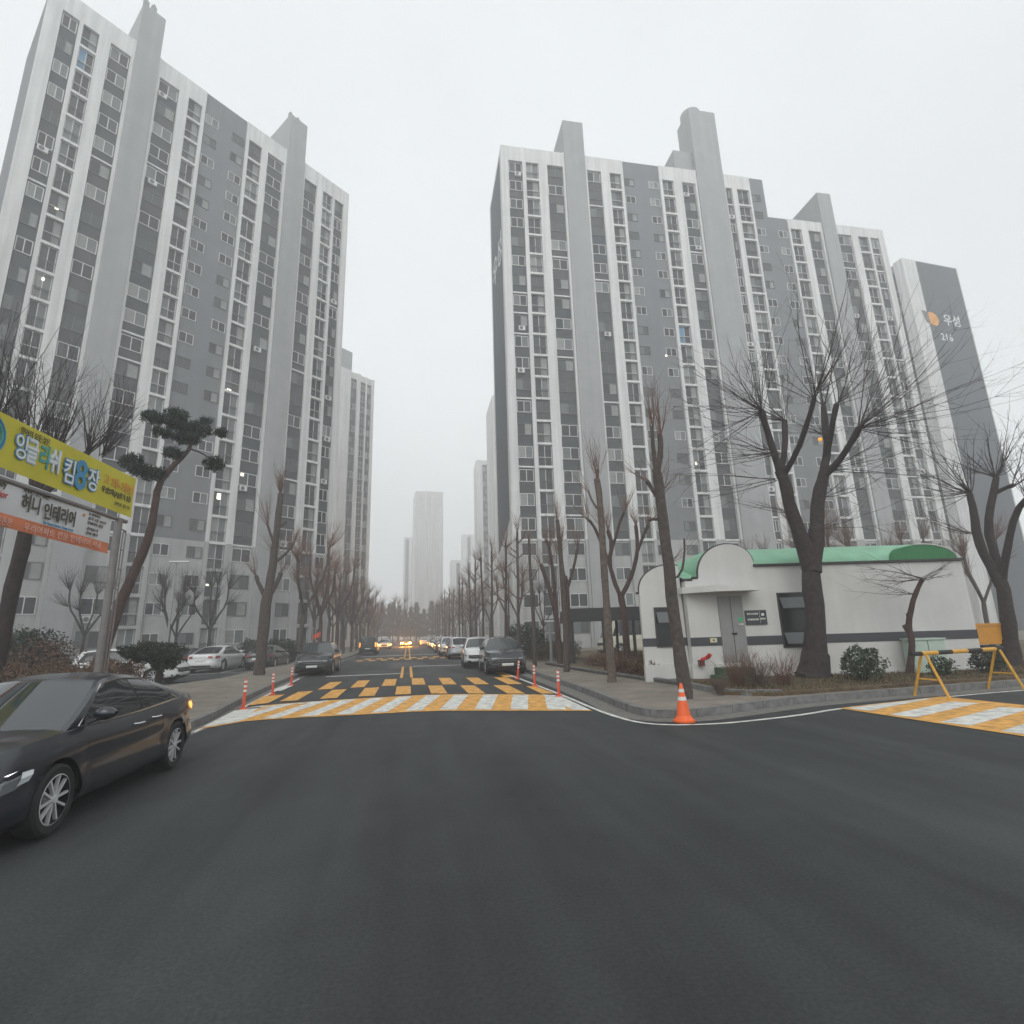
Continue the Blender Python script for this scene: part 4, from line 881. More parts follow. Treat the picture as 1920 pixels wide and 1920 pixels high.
for i, (u_, v_, n, L, lb) in enumerate([(1385, 1290, 110, 1.0, 'dense brown twiggy bush in front of the grey door'), (1425, 1290, 90, .9, 'brown twiggy bush between the door bush and the big tree'), (1470, 1286, 60, .95, 'sparse bare bush touching the left side of the big trunk'), (1350, 1300, 60, .5, 'low brown bush beside the green steps')]):
    p = G(u_, v_, .2); twiggy('bare_shrub', lb, (p.x, p.y, .18), n, L, 40 + i, [TWIGR, mat('twig_dun', (.12, .085, .07), .9)][i % 2], .62, .008, 'bushes below the white wall')
def hedge(label, poly, z0, z1, n, mats, seed, size=.07, name='hedge', spikes=0):
    rnd = random.Random(seed); b = MB(); xs_ = [p[0] for p in poly]; ys_ = [p[1] for p in poly]
    def ins(x, y):
        r_ = False
        for i in range(len(poly)):
            (x1, y1), (x2, y2) = poly[i], poly[i - 1]
            if (y1 > y) != (y2 > y) and x < (x2 - x1) * (y - y1) / (y2 - y1) + x1: r_ = not r_
        return r_
    k = 0
    while k < n:
        x, y = rnd.uniform(min(xs_), max(xs_)), rnd.uniform(min(ys_), max(ys_))
        if not ins(x, y): continue
        k += 1; top = z1 + .12 * sin(x * 2.1) + .08 * sin(x * 5.3 + y * 3); z = z0 + (top - z0) * rnd.random() ** .6
        p = Vector((x, y, z)); d_ = (rv(rnd) + Vector((0, 0, .7))) * size; s_ = d_.cross(rv(rnd)).normalized() * size * .3; b.face([p - d_, p + s_, p + d_, p - s_], rnd.choice(mats))
    o = b.build(name); return tag(o, label, 'hedge')
TW2 = [TWIGR, TWIG, BR[2], mat('twig_olive', (.10, .085, .05), .9)]
hedge('dry brown hedge along the bed behind the dark saloon', [(-6.9, 13.4), (-8.1, 18.5), (-22, 19.5), (-22, 13.4)], .2, 1.22, 26000, TW2 + BR, 3, .06)
hedge('low rust-coloured hedge at the bed edge left of the mushroom-shaped evergreen', [(-7.6, 16.8), (-8.6, 20.6), (-14, 21.3), (-14, 17.5)], .2, 1.25, 12000, [TWIGR, BR[1], BR[0], BR[2]], 4, .06)
hedge('brown hedge under the black shelter', [(8.4, 22.6), (8.2, 25.0), (14, 25.2), (13.5, 22.6)], .15, .72, 9000, BR + [TWIGR], 5, .06)
hedge('brown bush row between the pale street tree and the white building', [(7.7, 16.6), (7.5, 20.6), (8.7, 20.2), (8.9, 16.8)], .15, .85, 7000, [BR[2], BR[1], TWIGR], 6, .06)
hedge('clipped dark brown hedge in front of the right block, behind the young tree', [(7.3, 31), (7.3, 37), (10.2, 38), (10.2, 31)], .15, 1.05, 9000, [BR[2], BR[0], EV[1]], 7, .07)
hedge('rust-brown bush between the left car park trees', [(-24.5, 31), (-24.5, 33.5), (-18.5, 33), (-18.5, 31)], .15, 2.0, 9000, [BR[2], TWIG, EV[0]], 8, .1)
shrub('clipped_evergreen', 'dark rounded evergreen bush left of the banner post', (-13.2, 22.2, 1.55), (1.35, 1.0, 1.15), 4500, .06, EV, 61, z0=.2)
# mushroom-shaped evergreen
p = at(297, 1262, 19.6); r0 = empty('clipped_evergreen', (p.x, p.y, .15), 0, 'mushroom-shaped clipped evergreen on a short trunk behind the dark saloon', 'shrub'); rnd = random.Random(62)
b = MB(); q = at(285, 1222, 19.6); leafy(b, (q.x - p.x, q.y - p.y, q.z - .15), 1.02, .9, .36, 3800, .05, EV, rnd); q2 = at(310, 1240, 19.6); leafy(b, (q2.x - p.x, q2.y - p.y, q2.z - .15), .5, .6, .35, 1500, .05, EV, rnd); b.build('foliage', r0)
b = MB(); b.tube([(0, 0, 0), (.02, 0, .5), (.05, 0, q.z - .2)], [.13, .11, .1], 8, BARKD); b.build('trunk', r0)
gl2 = ['round dark evergreen ball right of the white saloon', 'round evergreen ball behind the two dark cars', 'round evergreen ball between the thick pollard and the dark parked car', 'low dark evergreen right of the tall pole-like trees', 'dark evergreen mound behind the white parked car on the right']
for i, (x, y, z, rr) in enumerate([(-12.3, 46.5, 1.15, 1.05), (-10.6, 47, 1.2, 1.0), (-8.9, 44, 1.1, 1.0), (7.8, 33.5, 1.3, 1.1), (7.9, 38.5, 1.6, 1.2)]):
    shrub('clipped_evergreen', gl2[i], (x, y, z), (rr, rr, rr * .95), 1600, .09, EV, 70 + i, group='round evergreen bushes')
shrub('evergreen_shrub', 'small green shrub behind the striped barrier beam', (*G(1770, 1272, .15)[:2], .5), (.5, .4, .35), 500, .05, EG + EV, 80)
shrub('evergreen_shrub', 'dark shrub below the orange box at the right', (*G(1855, 1268, .15)[:2], .6), (.6, .5, .45), 900, .05, EV, 81)
# dry grass and litter in the right-hand bed
rnd = random.Random(9); b = MB()
for _ in range(16000):
    x = rnd.uniform(8.0, 24); yy = interp([(7.3, 11.6), (10.4, 12.1), (16.5, 12.5), (40, 13.8)], x); y = rnd.uniform(yy, yy + 3.4)
    h_ = rnd.uniform(.02, .07) * (2 if rnd.random() < .1 else 1); a = rnd.uniform(0, 6.28); p = Vector((x, y, .235)); s_ = Vector((cos(a), sin(a), 0)) * .012
    b.face([p - s_, p + s_, p + Vector((rnd.uniform(-.04, .04), rnd.uniform(-.04, .04), h_))], rnd.choice([BR[0], BR[1], BR[2], mat('straw', (.2, .16, .08), .9), EG[0]]))
tag(b.build('dry_grass'), 'thin dry grass and leaves over the planting bed', 'grass', kind='stuff')
rnd = random.Random(10); b = MB()
for _ in range(9000):
    x = rnd.uniform(-22, -7.4); y = rnd.uniform(13.2, 14.6); h_ = rnd.uniform(.04, .14); a = rnd.uniform(0, 6.28); p = Vector((x, y, .23)); s_ = Vector((cos(a), sin(a), 0)) * .014
    b.face([p - s_, p + s_, p + Vector((rnd.uniform(-.05, .05), rnd.uniform(-.05, .05), h_))], rnd.choice([BR[0], BR[1], mat('straw2', (.22, .14, .05), .9)]))
tag(b.build('dry_grass'), 'dry orange-brown grass strip in front of the left hedge', 'grass', kind='stuff')

# ---------------------------------------------------------------- vehicles
def ctrl(pts, x):
    if x <= pts[0][0]: return pts[0][1]
    if x >= pts[-1][0]: return pts[-1][1]
    for i in range(len(pts) - 1):
        if pts[i][0] <= x <= pts[i + 1][0]:
            x0, y0 = pts[i]; x1, y1 = pts[i + 1]; m = lambda j: (pts[min(j + 1, len(pts) - 1)][1] - pts[max(j - 1, 0)][1]) / (pts[min(j + 1, len(pts) - 1)][0] - pts[max(j - 1, 0)][0])
            t = (x - x0) / (x1 - x0); h_ = x1 - x0; return (2 * t**3 - 3 * t**2 + 1) * y0 + (t**3 - 2 * t**2 + t) * h_ * m(i) + (-2 * t**3 + 3 * t**2) * y1 + (t**3 - t**2) * h_ * m(i + 1)
NP = 6.0
TT = [0, .05, .12, .2, .3, .4, .5, .6, .7, .8, .88, .94, 1.0]
SED = dict(L=4.87, W=1.85, H=1.46, zb=.20, r=.335, ax=(1.05, 3.86), top=[(0, .98), (.5, 1.03), (1.2, .985), (2.4, .945), (3.6, .955), (4.2, .93), (4.6, .86), (4.87, .75)],
           B=[.90, .95, .985, 1, 1, .998, .99, .985, .985, .975, .96, .94, .915], FI=[.14, .08, .03, 0, 0, .01, .02, .03, .05, .08, .11, .15, .2], RI=[.12, .06, .02, 0, 0, .01, .03, .05, .05, .05, .06, .07, .1],
           gh=dict(rb=.62, rt=1.72, fb=3.72, ft=2.72, yr=.575, zr=[(1.7, 1.385), (2.3, 1.455), (2.72, 1.41)]), crown=.05, deck=.05)
SUV = dict(L=4.60, W=1.87, H=1.66, zb=.22, r=.36, ax=(.95, 3.63), top=[(0, 1.02), (.6, 1.06), (2.2, 1.03), (3.4, 1.04), (4.0, .99), (4.4, .90), (4.6, .80)],
           B=[.92, .96, .99, 1, 1, .998, .99, .985, .985, .975, .965, .95, .93], FI=[.16, .08, .03, 0, 0, 0, .01, .02, .03, .05, .08, .12, .17], RI=[.12, .06, .02, 0, 0, .01, .02, .03, .03, .04, .05, .06, .08],
           gh=dict(rb=.12, rt=.52, fb=3.42, ft=2.55, yr=.60, zr=[(.5, 1.53), (1.5, 1.61), (2.55, 1.54)]), crown=.05, deck=.06)
VAN = dict(L=5.1, W=1.92, H=1.95, zb=.24, r=.35, ax=(1.0, 4.1), top=[(0, 1.06), (1, 1.08), (3.4, 1.05), (4.5, 1.04), (4.9, .92), (5.1, .82)],
           B=[.93, .97, .99, 1, 1, 1, .995, .99, .99, .985, .98, .97, .96], FI=[.12, .06, .02, 0, 0, 0, .01, .02, .03, .05, .07, .1, .14], RI=[.06, .03, .01, 0, 0, 0, 0, .01, .01, .02, .02, .03, .04],
           gh=dict(rb=.06, rt=.18, fb=4.45, ft=3.55, yr=.76, zr=[(.1, 1.88), (1.5, 1.93), (3.55, 1.86)]), crown=.04, deck=.05)
BUS = dict(VAN, L=6.4, W=2.05, H=2.7, r=.4, ax=(1.4, 5.2), top=[(0, 1.35), (2, 1.35), (5.5, 1.33), (6.1, 1.2), (6.4, 1.0)], gh=dict(rb=.05, rt=.12, fb=6.0, ft=5.5, yr=.88, zr=[(.1, 2.58), (3, 2.64), (5.5, 2.56)]))
GLS = mat('car_glass', (.012, .014, .016), .04, spec=.6); GLW = mat('car_windshield', (.03, .036, .04), .05, spec=.9)
PLASTIC = mat('dark_trim', (.02, .02, .022), .55); PLATE = mat('plate_white', (.6, .61, .6), .5); RIMD = mat('rim_dark', (.06, .06, .065), .4, metal=.7); RIMS = mat('rim_silver', (.66, .66, .67), .3, metal=.2)
HL = mat('headlight_glass', (.60, .62, .64), .08, spec=.8); HLD = mat('headlight_dark', (.14, .15, .155), .06, spec=.8); TL = mat('taillight_red', (.33, .012, .015), .12, spec=.8)
LON = mat('lamp_on', (.9, .8, .6), .3, emit=(1, .45, .09), es=300); LDIM = mat('lamp_dim', (.9, .8, .6), .3, emit=(1, .45, .09), es=22); LAMB = mat('lamp_amber_on', (.9, .5, .2), .3, emit=(1, .36, .06), es=1.6); DRL = mat('lamp_white_on', (.9, .9, .9), .3, emit=(.9, .95, 1), es=1.2)
class Car:
    def __init__(s, P):
        s.P = P; s.cx = P['L'] / 2; s.xn = None
    def lerpT(s, A_, t):
        for i in range(len(TT) - 1):
            if TT[i] <= t <= TT[i + 1] + 1e-9: k = (t - TT[i]) / (TT[i + 1] - TT[i]); return A_[i] * (1 - k) + A_[i + 1] * k
        return A_[-1]
    def ztop(s, x): return ctrl(s.P['top'], x)
    def zbot(s, x): u = abs(x - s.cx) / s.cx; return s.P['zb'] + .06 * max(0, u - .8) / .2
    def pt(s, x, t, side=1, off=0):
        P = s.P; b_ = s.lerpT(P['B'], t) * P['W'] / 2; fi = s.lerpT(P['FI'], t); ri = s.lerpT(P['RI'], t)
        xf = P['L'] - fi; xr = ri; c = (xf + xr) / 2; a = (xf - xr) / 2; u = max(-1, min(1, (x - c) / a)); y = b_ * (1 - abs(u) ** NP) ** (1 / NP)
        z = s.zbot(x) + (s.ztop(x) - s.zbot(x)) * t; return Vector((x, side * (y + off), z))
    def tz(s, x, z): return max(0, min(1, (z - s.zbot(x)) / (s.ztop(x) - s.zbot(x))))
    def wrap(s, q, z, side, front=True, off=.006):
        """point on the skin, q metres from the middle of the nose (or tail) round towards the side"""
        P = s.P; xe = P['L'] - .05 if front else .05; t = s.tz(xe, z); b_ = s.lerpT(P['B'], t) * P['W'] / 2; fi = s.lerpT(P['FI'], t); ri = s.lerpT(P['RI'], t); xf = P['L'] - fi; c = (xf + ri) / 2; a = (xf - ri) / 2
        yk = .90 * b_
        def f(q_):
            if q_ < yk: u = (1 - (q_ / b_) ** NP) ** (1 / NP); return Vector((c + (a * u if front else -a * u), q_ * side, z))
            u = (1 - .9 ** NP) ** (1 / NP) - (q_ - yk) / a; return Vector((c + (a * u if front else -a * u), side * b_ * (1 - abs(u) ** NP) ** (1 / NP), z))
        p = f(q); t_ = (f(q + .02) - f(max(0, q - .02))); n_ = Vector((t_.y, -t_.x, 0)).normalized()
        if n_.dot(p - Vector((c, 0, z))) < 0: n_ = -n_
        return p + n_ * off
    def patch(s, b, rows, side, m, front=True, off=.008):
        """rows: (q, zlow, zhigh) round the corner"""
        pts = [(s.wrap(q, lo, side, front, off), s.wrap(q, hi, side, front, off), s.wrap(q, (lo + hi) / 2, side, front, off * 1.8)) for q, lo, hi in rows]
        for (a, c, e), (a2, c2, e2) in zip(pts[:-1], pts[1:]):
            b.face([a, a2, e2, e], m); b.face([e, e2, c2, c], m)
    def build(s, root, paint, style='sedan', detail=1, lights=None, rear=True, chrome=True):
        P = s.P; L, W = P['L'], P['W']; g = P['gh']; lvl = TT; nx = 56 if detail > 1 else 34; body = MB(); k0 = 0
        fr = [0, .2, .4, .58, .72, .83, .9]
        def ulist():
            us_ = [-(1 - f_ ** NP) ** (1 / NP) for f_ in fr]; u1 = us_[-1]; n = nx; us_ += [u1 + (-2 * u1) * (i + 1) / n for i in range(n)]; us_ += [-q for q in us_[:6][::-1]] if False else [(1 - f_ ** NP) ** (1 / NP) for f_ in fr[:-1][::-1]]
            return us_
        U = ulist(); NU = len(U); vid = {}
        for side in (1, -1):
            for j, t in enumerate(lvl):
                b_ = P['B'][j] * W / 2; xf = L - P['FI'][j]; xr = P['RI'][j]; c = (xf + xr) / 2; a = (xf - xr) / 2
                for i, u_ in enumerate(U):
                    x = c + a * u_; y = b_ * max(0, 1 - abs(u_) ** NP) ** (1 / NP)
                    if i in (0, NU - 1): y = 0
                    z = s.zbot(x) + (s.ztop(x) - s.zbot(x)) * t
                    if .25 < t < .75 and abs(u_) < .93: y -= .012 * cos((t - .5) / .25 * pi / 2)
                    for wx in P['ax']:     # wheel arches: pull nearby points onto the arch circle
                        d_ = hypot(x - wx, z - P['r']); R_ = P['r'] * 1.16
                        if abs(d_ - R_) < .045 and z > P['r'] * .2: x = wx + (x - wx) / d_ * R_; z = P['r'] + (z - P['r']) / d_ * R_
                        if abs(d_ - R_) < .12 and z > P['r'] * .3: y += .012
                    vid[(side, i, j)] = len(body.v); body.v.append((x, side * y, z))
            for j in range(len(lvl) - 1):
                for i in range(NU - 1):
                    f_ = [vid[(side, i, j)], vid[(side, i + 1, j)], vid[(side, i + 1, j + 1)], vid[(side, i, j + 1)]]
                    cx_ = sum(body.v[q][0] for q in f_) / 4; cz = sum(body.v[q][2] for q in f_) / 4
                    if any(hypot(cx_ - wx, cz - P['r']) < P['r'] * 1.15 for wx in P['ax']) and 3 < i < NU - 5: continue
                    body.f.append(tuple(f_ if side < 0 else f_[::-1])); body.m.append(body.mi(PLASTIC if (style == 'suv' and lvl[j] < .12) else paint))
        J = len(lvl) - 1; ND = 8
        for i in range(NU - 1):
            for k in range(ND):
                q = []
                for ii, kk in ((i, k), (i + 1, k), (i + 1, k + 1), (i, k + 1)):
                    v = body.v[vid[(1, ii, J)]]; w_ = 1 - 2 * kk / ND; q.append((v[0], v[1] * w_, v[2] + P['deck'] * (1 - w_ ** 4) * (1 if v[0] > L * .7 else .4)))
                body.face(q[::-1], paint)
        # wheel wells and floor
        for wx in P['ax']:
            for side in (1, -1):
                y0, y1 = side * (W / 2 - .02), side * (W / 2 - .30); pr = None
                for i in range(15):
                    a = pi * i / 14; p = (wx + P['r'] * 1.15 * cos(a), P['r'] + P['r'] * 1.15 * sin(a))
                    if pr: body.face([(pr[0], y0, pr[1]), (p[0], y0, p[1]), (p[0], y1, p[1]), (pr[0], y1, pr[1])], BLACK)
                    pr = p
        body.box(.25, L - .3, -W / 2 + .28, W / 2 - .28, P['zb'] - .02, .75, BLACK)
        # cabin
        def zr(x): return ctrl(g['zr'], x)
        def ylo(x): return abs(s.pt(x, 1).y) - .015
        def side(u_, v_, sd):
            xb = g['rb'] + (g['fb'] - g['rb']) * u_; xt = g['rt'] + (g['ft'] - g['rt']) * u_; v2 = v_
            zt = zr(xt); zb_ = s.ztop(xb) - .005; x = xb + (xt - xb) * v_; y = ylo(xb) + (g['yr'] - ylo(xb)) * v_ + .035 * sin(pi * v_); return Vector((x, sd * y, zb_ + (zt - zb_) * v_))
        bF, bR = (.16, .14), (-.12, -.06)
        def end(w_, v_, front):
            p = side(1 if front else 0, v_, 1); bb = bF if front else bR; k = 1 - w_ * w_; return Vector((p.x + (bb[0] + (bb[1] - bb[0]) * v_) * k, p.y * w_, p.z + (.0 + (P['crown']) * v_) * k))
        def roof(w_, u_):
            p = side(u_, 1, 1); k = 1 - w_ * w_; return Vector((p.x + (bR[1] + (bF[1] - bR[1]) * u_) * k, p.y * w_, p.z + P['crown'] * k))
        def put(b, fn, a0, a1, c0, c1, na, nb, m): b.grid(lambda i, j: fn(a0 + (a1 - a0) * i, c0 + (c1 - c0) * j), na, nb, m)
        body_gh = body
        wA, wB, wC = (.10, .94, .46) if style != 'van' else (.03, .95, .6)
        for sd in (1, -1):
            f_ = lambda u_, v_: side(u_, v_, sd)
            for a0, a1, c0, c1 in ((0, 1, 0, .05), (0, 1, .90, 1), (0, wA, .05, .90), (wB, 1, .05, .90)): put(body_gh, f_, a0, a1, c0, c1, 16 if a1 - a0 > .5 else 3, 2 if c1 - c0 < .5 else 8, paint)
            put(body_gh, f_, wC - .012, wC + .012, .05, .90, 1, 8, BLACK)
        f_ = lambda w_, v_: end(w_, v_, True)
        for a0, a1, c0, c1 in ((-1, -.93, 0, 1), (.93, 1, 0, 1), (-.93, .93, .95, 1), (-.93, .93, 0, .03)): put(body_gh, f_, a0, a1, c0, c1, 8 if a1 - a0 > 1 else 1, 6 if c1 - c0 > .5 else 1, paint)
        f_ = lambda w_, v_: end(w_, v_, False)
        for a0, a1, c0, c1 in ((-1, -.88, 0, 1), (.88, 1, 0, 1), (-.88, .88, .92, 1), (-.88, .88, 0, .06)): put(body_gh, f_, a0, a1, c0, c1, 8 if a1 - a0 > 1 else 1, 6 if c1 - c0 > .5 else 1, paint)
        put(body_gh, roof, -1, 1, 0, 1, 10, 14, paint)
        ctr = Vector((-s.cx, 0, 0))
        def fin(b, name, par=root, **k): 
            b.v = [(v[0] - s.cx, v[1], v[2]) for v in b.v]; return b.build(name, par, **k)
        fin(body, 'body', smooth=True, merge=True, normals=True, angle=32)
        b = MB(); put(b, lambda w_, v_: end(w_, v_, True), -.93, .93, .03, .95, 12, 8, GLW); ws = fin(b, 'windshield', smooth=True)
        b = MB(); put(b, lambda w_, v_: end(w_, v_, False), -.88, .88, .06, .92, 12, 8, GLS); fin(b, 'rear_window', smooth=True)
        for sd in (1, -1):
            for a0, a1 in ((wA, wC - .012), (wC + .012, wB)):
                b = MB(); put(b, lambda u_, v_: side(u_, v_, sd), a0, a1, .05, .90, 10, 8, GLS); fin(b, 'side_window', smooth=True)
            if chrome:
                b = MB(); tr = [side(wA + (wB - wA) * i / 20, .90, sd) for i in range(21)]; lo = [side(wA + (wB - wA) * i / 20, .045, sd) for i in range(21)]
                oo = Vector((0, sd * .008, 0)); b.tube([p + oo for p in tr + lo[::-1] + [tr[0]]], .009, 4, CHROME); fin(b, 'window_trim')
            # mirror
            m_ = side(.90, .05, sd); b = MB(); c0 = m_ + Vector((-.12, sd * .14, .10))
            b.grid(lambda i, j: c0 + Vector((-.075 * cos(i * 2 * pi) * (.5 + .5 * sin(j * pi)) , sd * (.115 * (2 * j - 1)), .075 * sin(i * 2 * pi) * max(.25, sin(j * pi) ** .5))), 12, 8, paint)
            b.tube([m_ + Vector((-.02, -sd * .02, .0)), c0 + Vector((0, -sd * .06, -.04))], .025, 6, PLASTIC); fin(b, 'mirror', smooth=True)
            # door seams, sill strip and handles
            if detail:
                b = MB()
                for xs2 in ([g['fb'] - .32, g['rb'] + (g['fb'] - g['rb']) * wC + .0, P['ax'][0] + P['r'] + .18] if style != 'van' else [3.9, 2.4]):
                    for i in range(8):
                        z0_ = .30 + (s.ztop(xs2) - .33) * i / 8; z1_ = .30 + (s.ztop(xs2) - .33) * (i + 1) / 8; p0 = s.pt(xs2 - .004, s.tz(xs2, z0_), sd, .0015); p1 = s.pt(xs2 + .004, s.tz(xs2, z0_), sd, .0015); p2 = s.pt(xs2 + .004, s.tz(xs2, z1_), sd, .0015); p3 = s.pt(xs2 - .004, s.tz(xs2, z1_), sd, .0015)
                        b.face([p0, p1, p2, p3], BLACK)
                fin(b, 'door_seam')
                for xs2 in ([g['rb'] + (g['fb'] - g['rb']) * wC + .12, P['ax'][0] + P['r'] + .30] if style != 'van' else [2.55]):
                    zz = s.ztop(xs2) - .13; b = MB(); p = s.pt(xs2, s.tz(xs2, zz), sd, 0); b.tube([p + Vector((0, -sd * .01, 0)), p + Vector((.03, sd * .035, .005)), p + Vector((.18, sd * .035, .008)), p + Vector((.21, -sd * .01, .01))], .014, 6, CHROME if chrome else paint); fin(b, 'door_handle', smooth=True)
        zn = s.ztop(L - .05); zt = s.ztop(.05)
        lt = lights or {}
        # nose
        b = MB(); gz = (zn - .28, zn - .10) if style == 'sedan' else (zn - .34, zn - .13)
        for sd in (1, -1): s.patch(b, [(q, gz[0] + .06 * q, gz[1]) for q in (0, .15, .3, .45, .55, .68)], sd, BLACK if style == 'suv' else PLASTIC)
        fin(b, 'grille')
        b = MB()
        for sd in (1, -1):
            for zz in (gz[1] - .01, (gz[0] + gz[1]) / 2): s.patch(b, [(q, zz, zz + .02) for q in (0, .2, .4, .56)], sd, CHROME, off=.016)
        fin(b, 'grille_bar')
        for sd in (1, -1):
            b = MB(); hz = zn - .06
            if style == 'sedan': rows = [(.52, hz - .10, hz - .03), (.68, hz - .15, hz - .01), (.82, hz - .17, hz + .015), (.95, hz - .15, hz + .045), (1.08, hz - .09, hz + .065), (1.22, hz + .0, hz + .085), (1.36, hz + .082, hz + .098)]
            else: rows = [(.50, hz - .10, hz - .04), (.66, hz - .14, hz - .02), (.80, hz - .14, hz + .01), (.95, hz - .10, hz + .03), (1.1, hz - .02, hz + .045)]
            s.patch(b, rows, sd, (LON if lt.get('head') == 2 else LDIM) if lt.get('head') else HLD, off=.010); h_ = fin(b, 'headlight', smooth=True)
            b = MB(); s.patch(b, [(q, hi - .035, hi - .008) for q, lo, hi in rows[:-1]] + [(rows[-1][0] - .03, rows[-1][2] - .012, rows[-1][2] - .006)], sd, DRL if lt.get('drl') else HL, off=.020)
            s.patch(b, [(rows[3][0], rows[3][1] + .03, rows[3][2] - .05), (rows[3][0] + .12, rows[3][1] + .05, rows[3][2] - .04)], sd, HL, off=.020)
            b2 = b; b2.v = [(v[0] - s.cx, v[1], v[2]) for v in b2.v]; b2.build('lens', h_)
            b = MB(); s.patch(b, [(.55, .33, .40), (.7, .33, .42), (.85, .34, .43)], sd, PLASTIC); s.patch(b, [(.56, .335, .35), (.7, .335, .35), (.84, .345, .36)], sd, CHROME if chrome else PLASTIC, off=.014); fin(b, 'bumper_vent')
            b = MB(); tz_ = zt - .08
            rows = [(.42, tz_ - .10, tz_), (.6, tz_ - .13, tz_ + .0), (.78, tz_ - .14, tz_ + .0), (.92, tz_ - .12, tz_ + .0), (1.06, tz_ - .06, tz_ - .01)] if style != 'van' else [(.72, .85, 1.25), (.82, .8, 1.3), (.92, .82, 1.28)]
            s.patch(b, rows, sd, LAMB if lt.get('tail') else TL, front=False, off=.010); fin(b, 'taillight', smooth=True)
        b = MB(); s.patch(b, [(0, .40, .51), (.13, .40, .51), (.26, .40, .51)], 1, PLATE, off=.022); s.patch(b, [(0, .40, .51), (.13, .40, .51), (.26, .40, .51)], -1, PLATE, off=.022); fin(b, 'license_plate')
        b = MB(); pz = (.62, .73) if style != 'van' else (.6, .71)
        for sd in (1, -1): s.patch(b, [(0, pz[0], pz[1]), (.13, pz[0], pz[1]), (.26, pz[0], pz[1])], sd, PLATE, front=False, off=.022)
        fin(b, 'license_plate')
        b = MB()
        for sd in (1, -1): s.patch(b, [(0, .27, .40), (.3, .27, .40), (.55, .28, .40), (.8, .30, .38)], sd, PLASTIC, front=False); s.patch(b, [(0, .24, .34), (.3, .24, .34), (.5, .25, .33)], sd, PLASTIC)
        fin(b, 'bumper_trim')
        # wheels
        for wx in P['ax']:
            for sd in (1, -1):
                b = MB(); r = P['r']; prof = [(r * .70, .105), (r * .9, .115), (r * .985, .09), (r, .06), (r, -.06), (r * .985, -.09), (r * .9, -.115), (r * .6, -.10)]; n = 28
                b.grid(lambda i, j: Vector((prof[round(j * 7)][0] * cos(i * 2 * pi), sd * prof[round(j * 7)][1], prof[round(j * 7)][0] * sin(i * 2 * pi))), n, 7, BLACK)
                wo = b.build('wheel', root, smooth=True, normals=True, merge=True); wo.location = (wx - s.cx, sd * (W / 2 - .125), r)
                b = MB(); rr = r * .70
                b.grid(lambda i, j: Vector(((rr if j < .5 else rr * .96) * cos(i * 2 * pi), sd * (.105 if j < .5 else .108), (rr if j < .5 else rr * .96) * sin(i * 2 * pi))), n, 1, RIMS)
                b.grid(lambda i, j: Vector((rr * .965 * cos(i * 2 * pi), sd * (.108 - .10 * j), rr * .965 * sin(i * 2 * pi))), n, 1, RIMD)
                b.face([(rr * .97 * cos(2 * pi * i / n), sd * .01, rr * .97 * sin(2 * pi * i / n)) for i in range(n)], BLACK)
                b.tube([(0, sd * .02, 0), (0, sd * .112, 0)], [rr * .22, rr * .16], 12, RIMS)
                for q in range(5):
                    for dl in (-.25, .25):
                        a0 = 2 * pi * q / 5 + .2; a1 = a0 + dl * 1.35; p0 = Vector((cos(a0 + dl * .5) * rr * .12, sd * .10, sin(a0 + dl * .5) * rr * .12)); p1 = Vector((cos(a1) * rr * .95, sd * .098, sin(a1) * rr * .95)); t_ = (p1 - p0).normalized(); n_ = Vector((-t_.z, 0, t_.x)) * (.010)
                        b.face([p0 - n_ * .9, p1 - n_ * 1.2, p1 + n_ * 1.2, p0 + n_ * .9], RIMS); dd = Vector((0, -sd * .03, 0)); b.face([p0 - n_ * .9, p1 - n_ * 1.2, p1 - n_ * 1.2 + dd, p0 - n_ * .9 + dd], RIMS); b.face([p0 + n_ * .9, p1 + n_ * 1.2, p1 + n_ * 1.2 + dd, p0 + n_ * .9 + dd], RIMS)
                b.build('rim', wo)
        return root
def paint(name, c, metal=.0, rough=.25, coat=1.0): return mat('paint_' + name, c, rough, metal=metal, coat=coat)
PD = paint('dark_grey', (.012, .015, .023), .0, .28, .65); PW = paint('white', (.62, .63, .62), 0, .35); PT = paint('dark_teal', (.007, .013, .015), 0, .25, .7); PK = paint('black', (.014, .014, .016), .2, .3); PS = paint('silver', (.42, .43, .43), .5, .35); PC = paint('cream', (.52, .50, .40), 0, .45); PN = paint('navy', (.009, .015, .021), 0, .25, .7)
def car(P, pnt, style, x, y, heading, label, cat='car', group='cars parked along the street', name='parked_car', detail=1, lights=None, sc_=1.0, chrome=True):
    r = empty(name, (x, y, .012), heading, label, cat, group); Car(P).build(r, pnt, style, detail, lights, chrome=chrome); r.scale = (sc_, sc_, sc_); return r
S = R(-90); Nn = R(90)
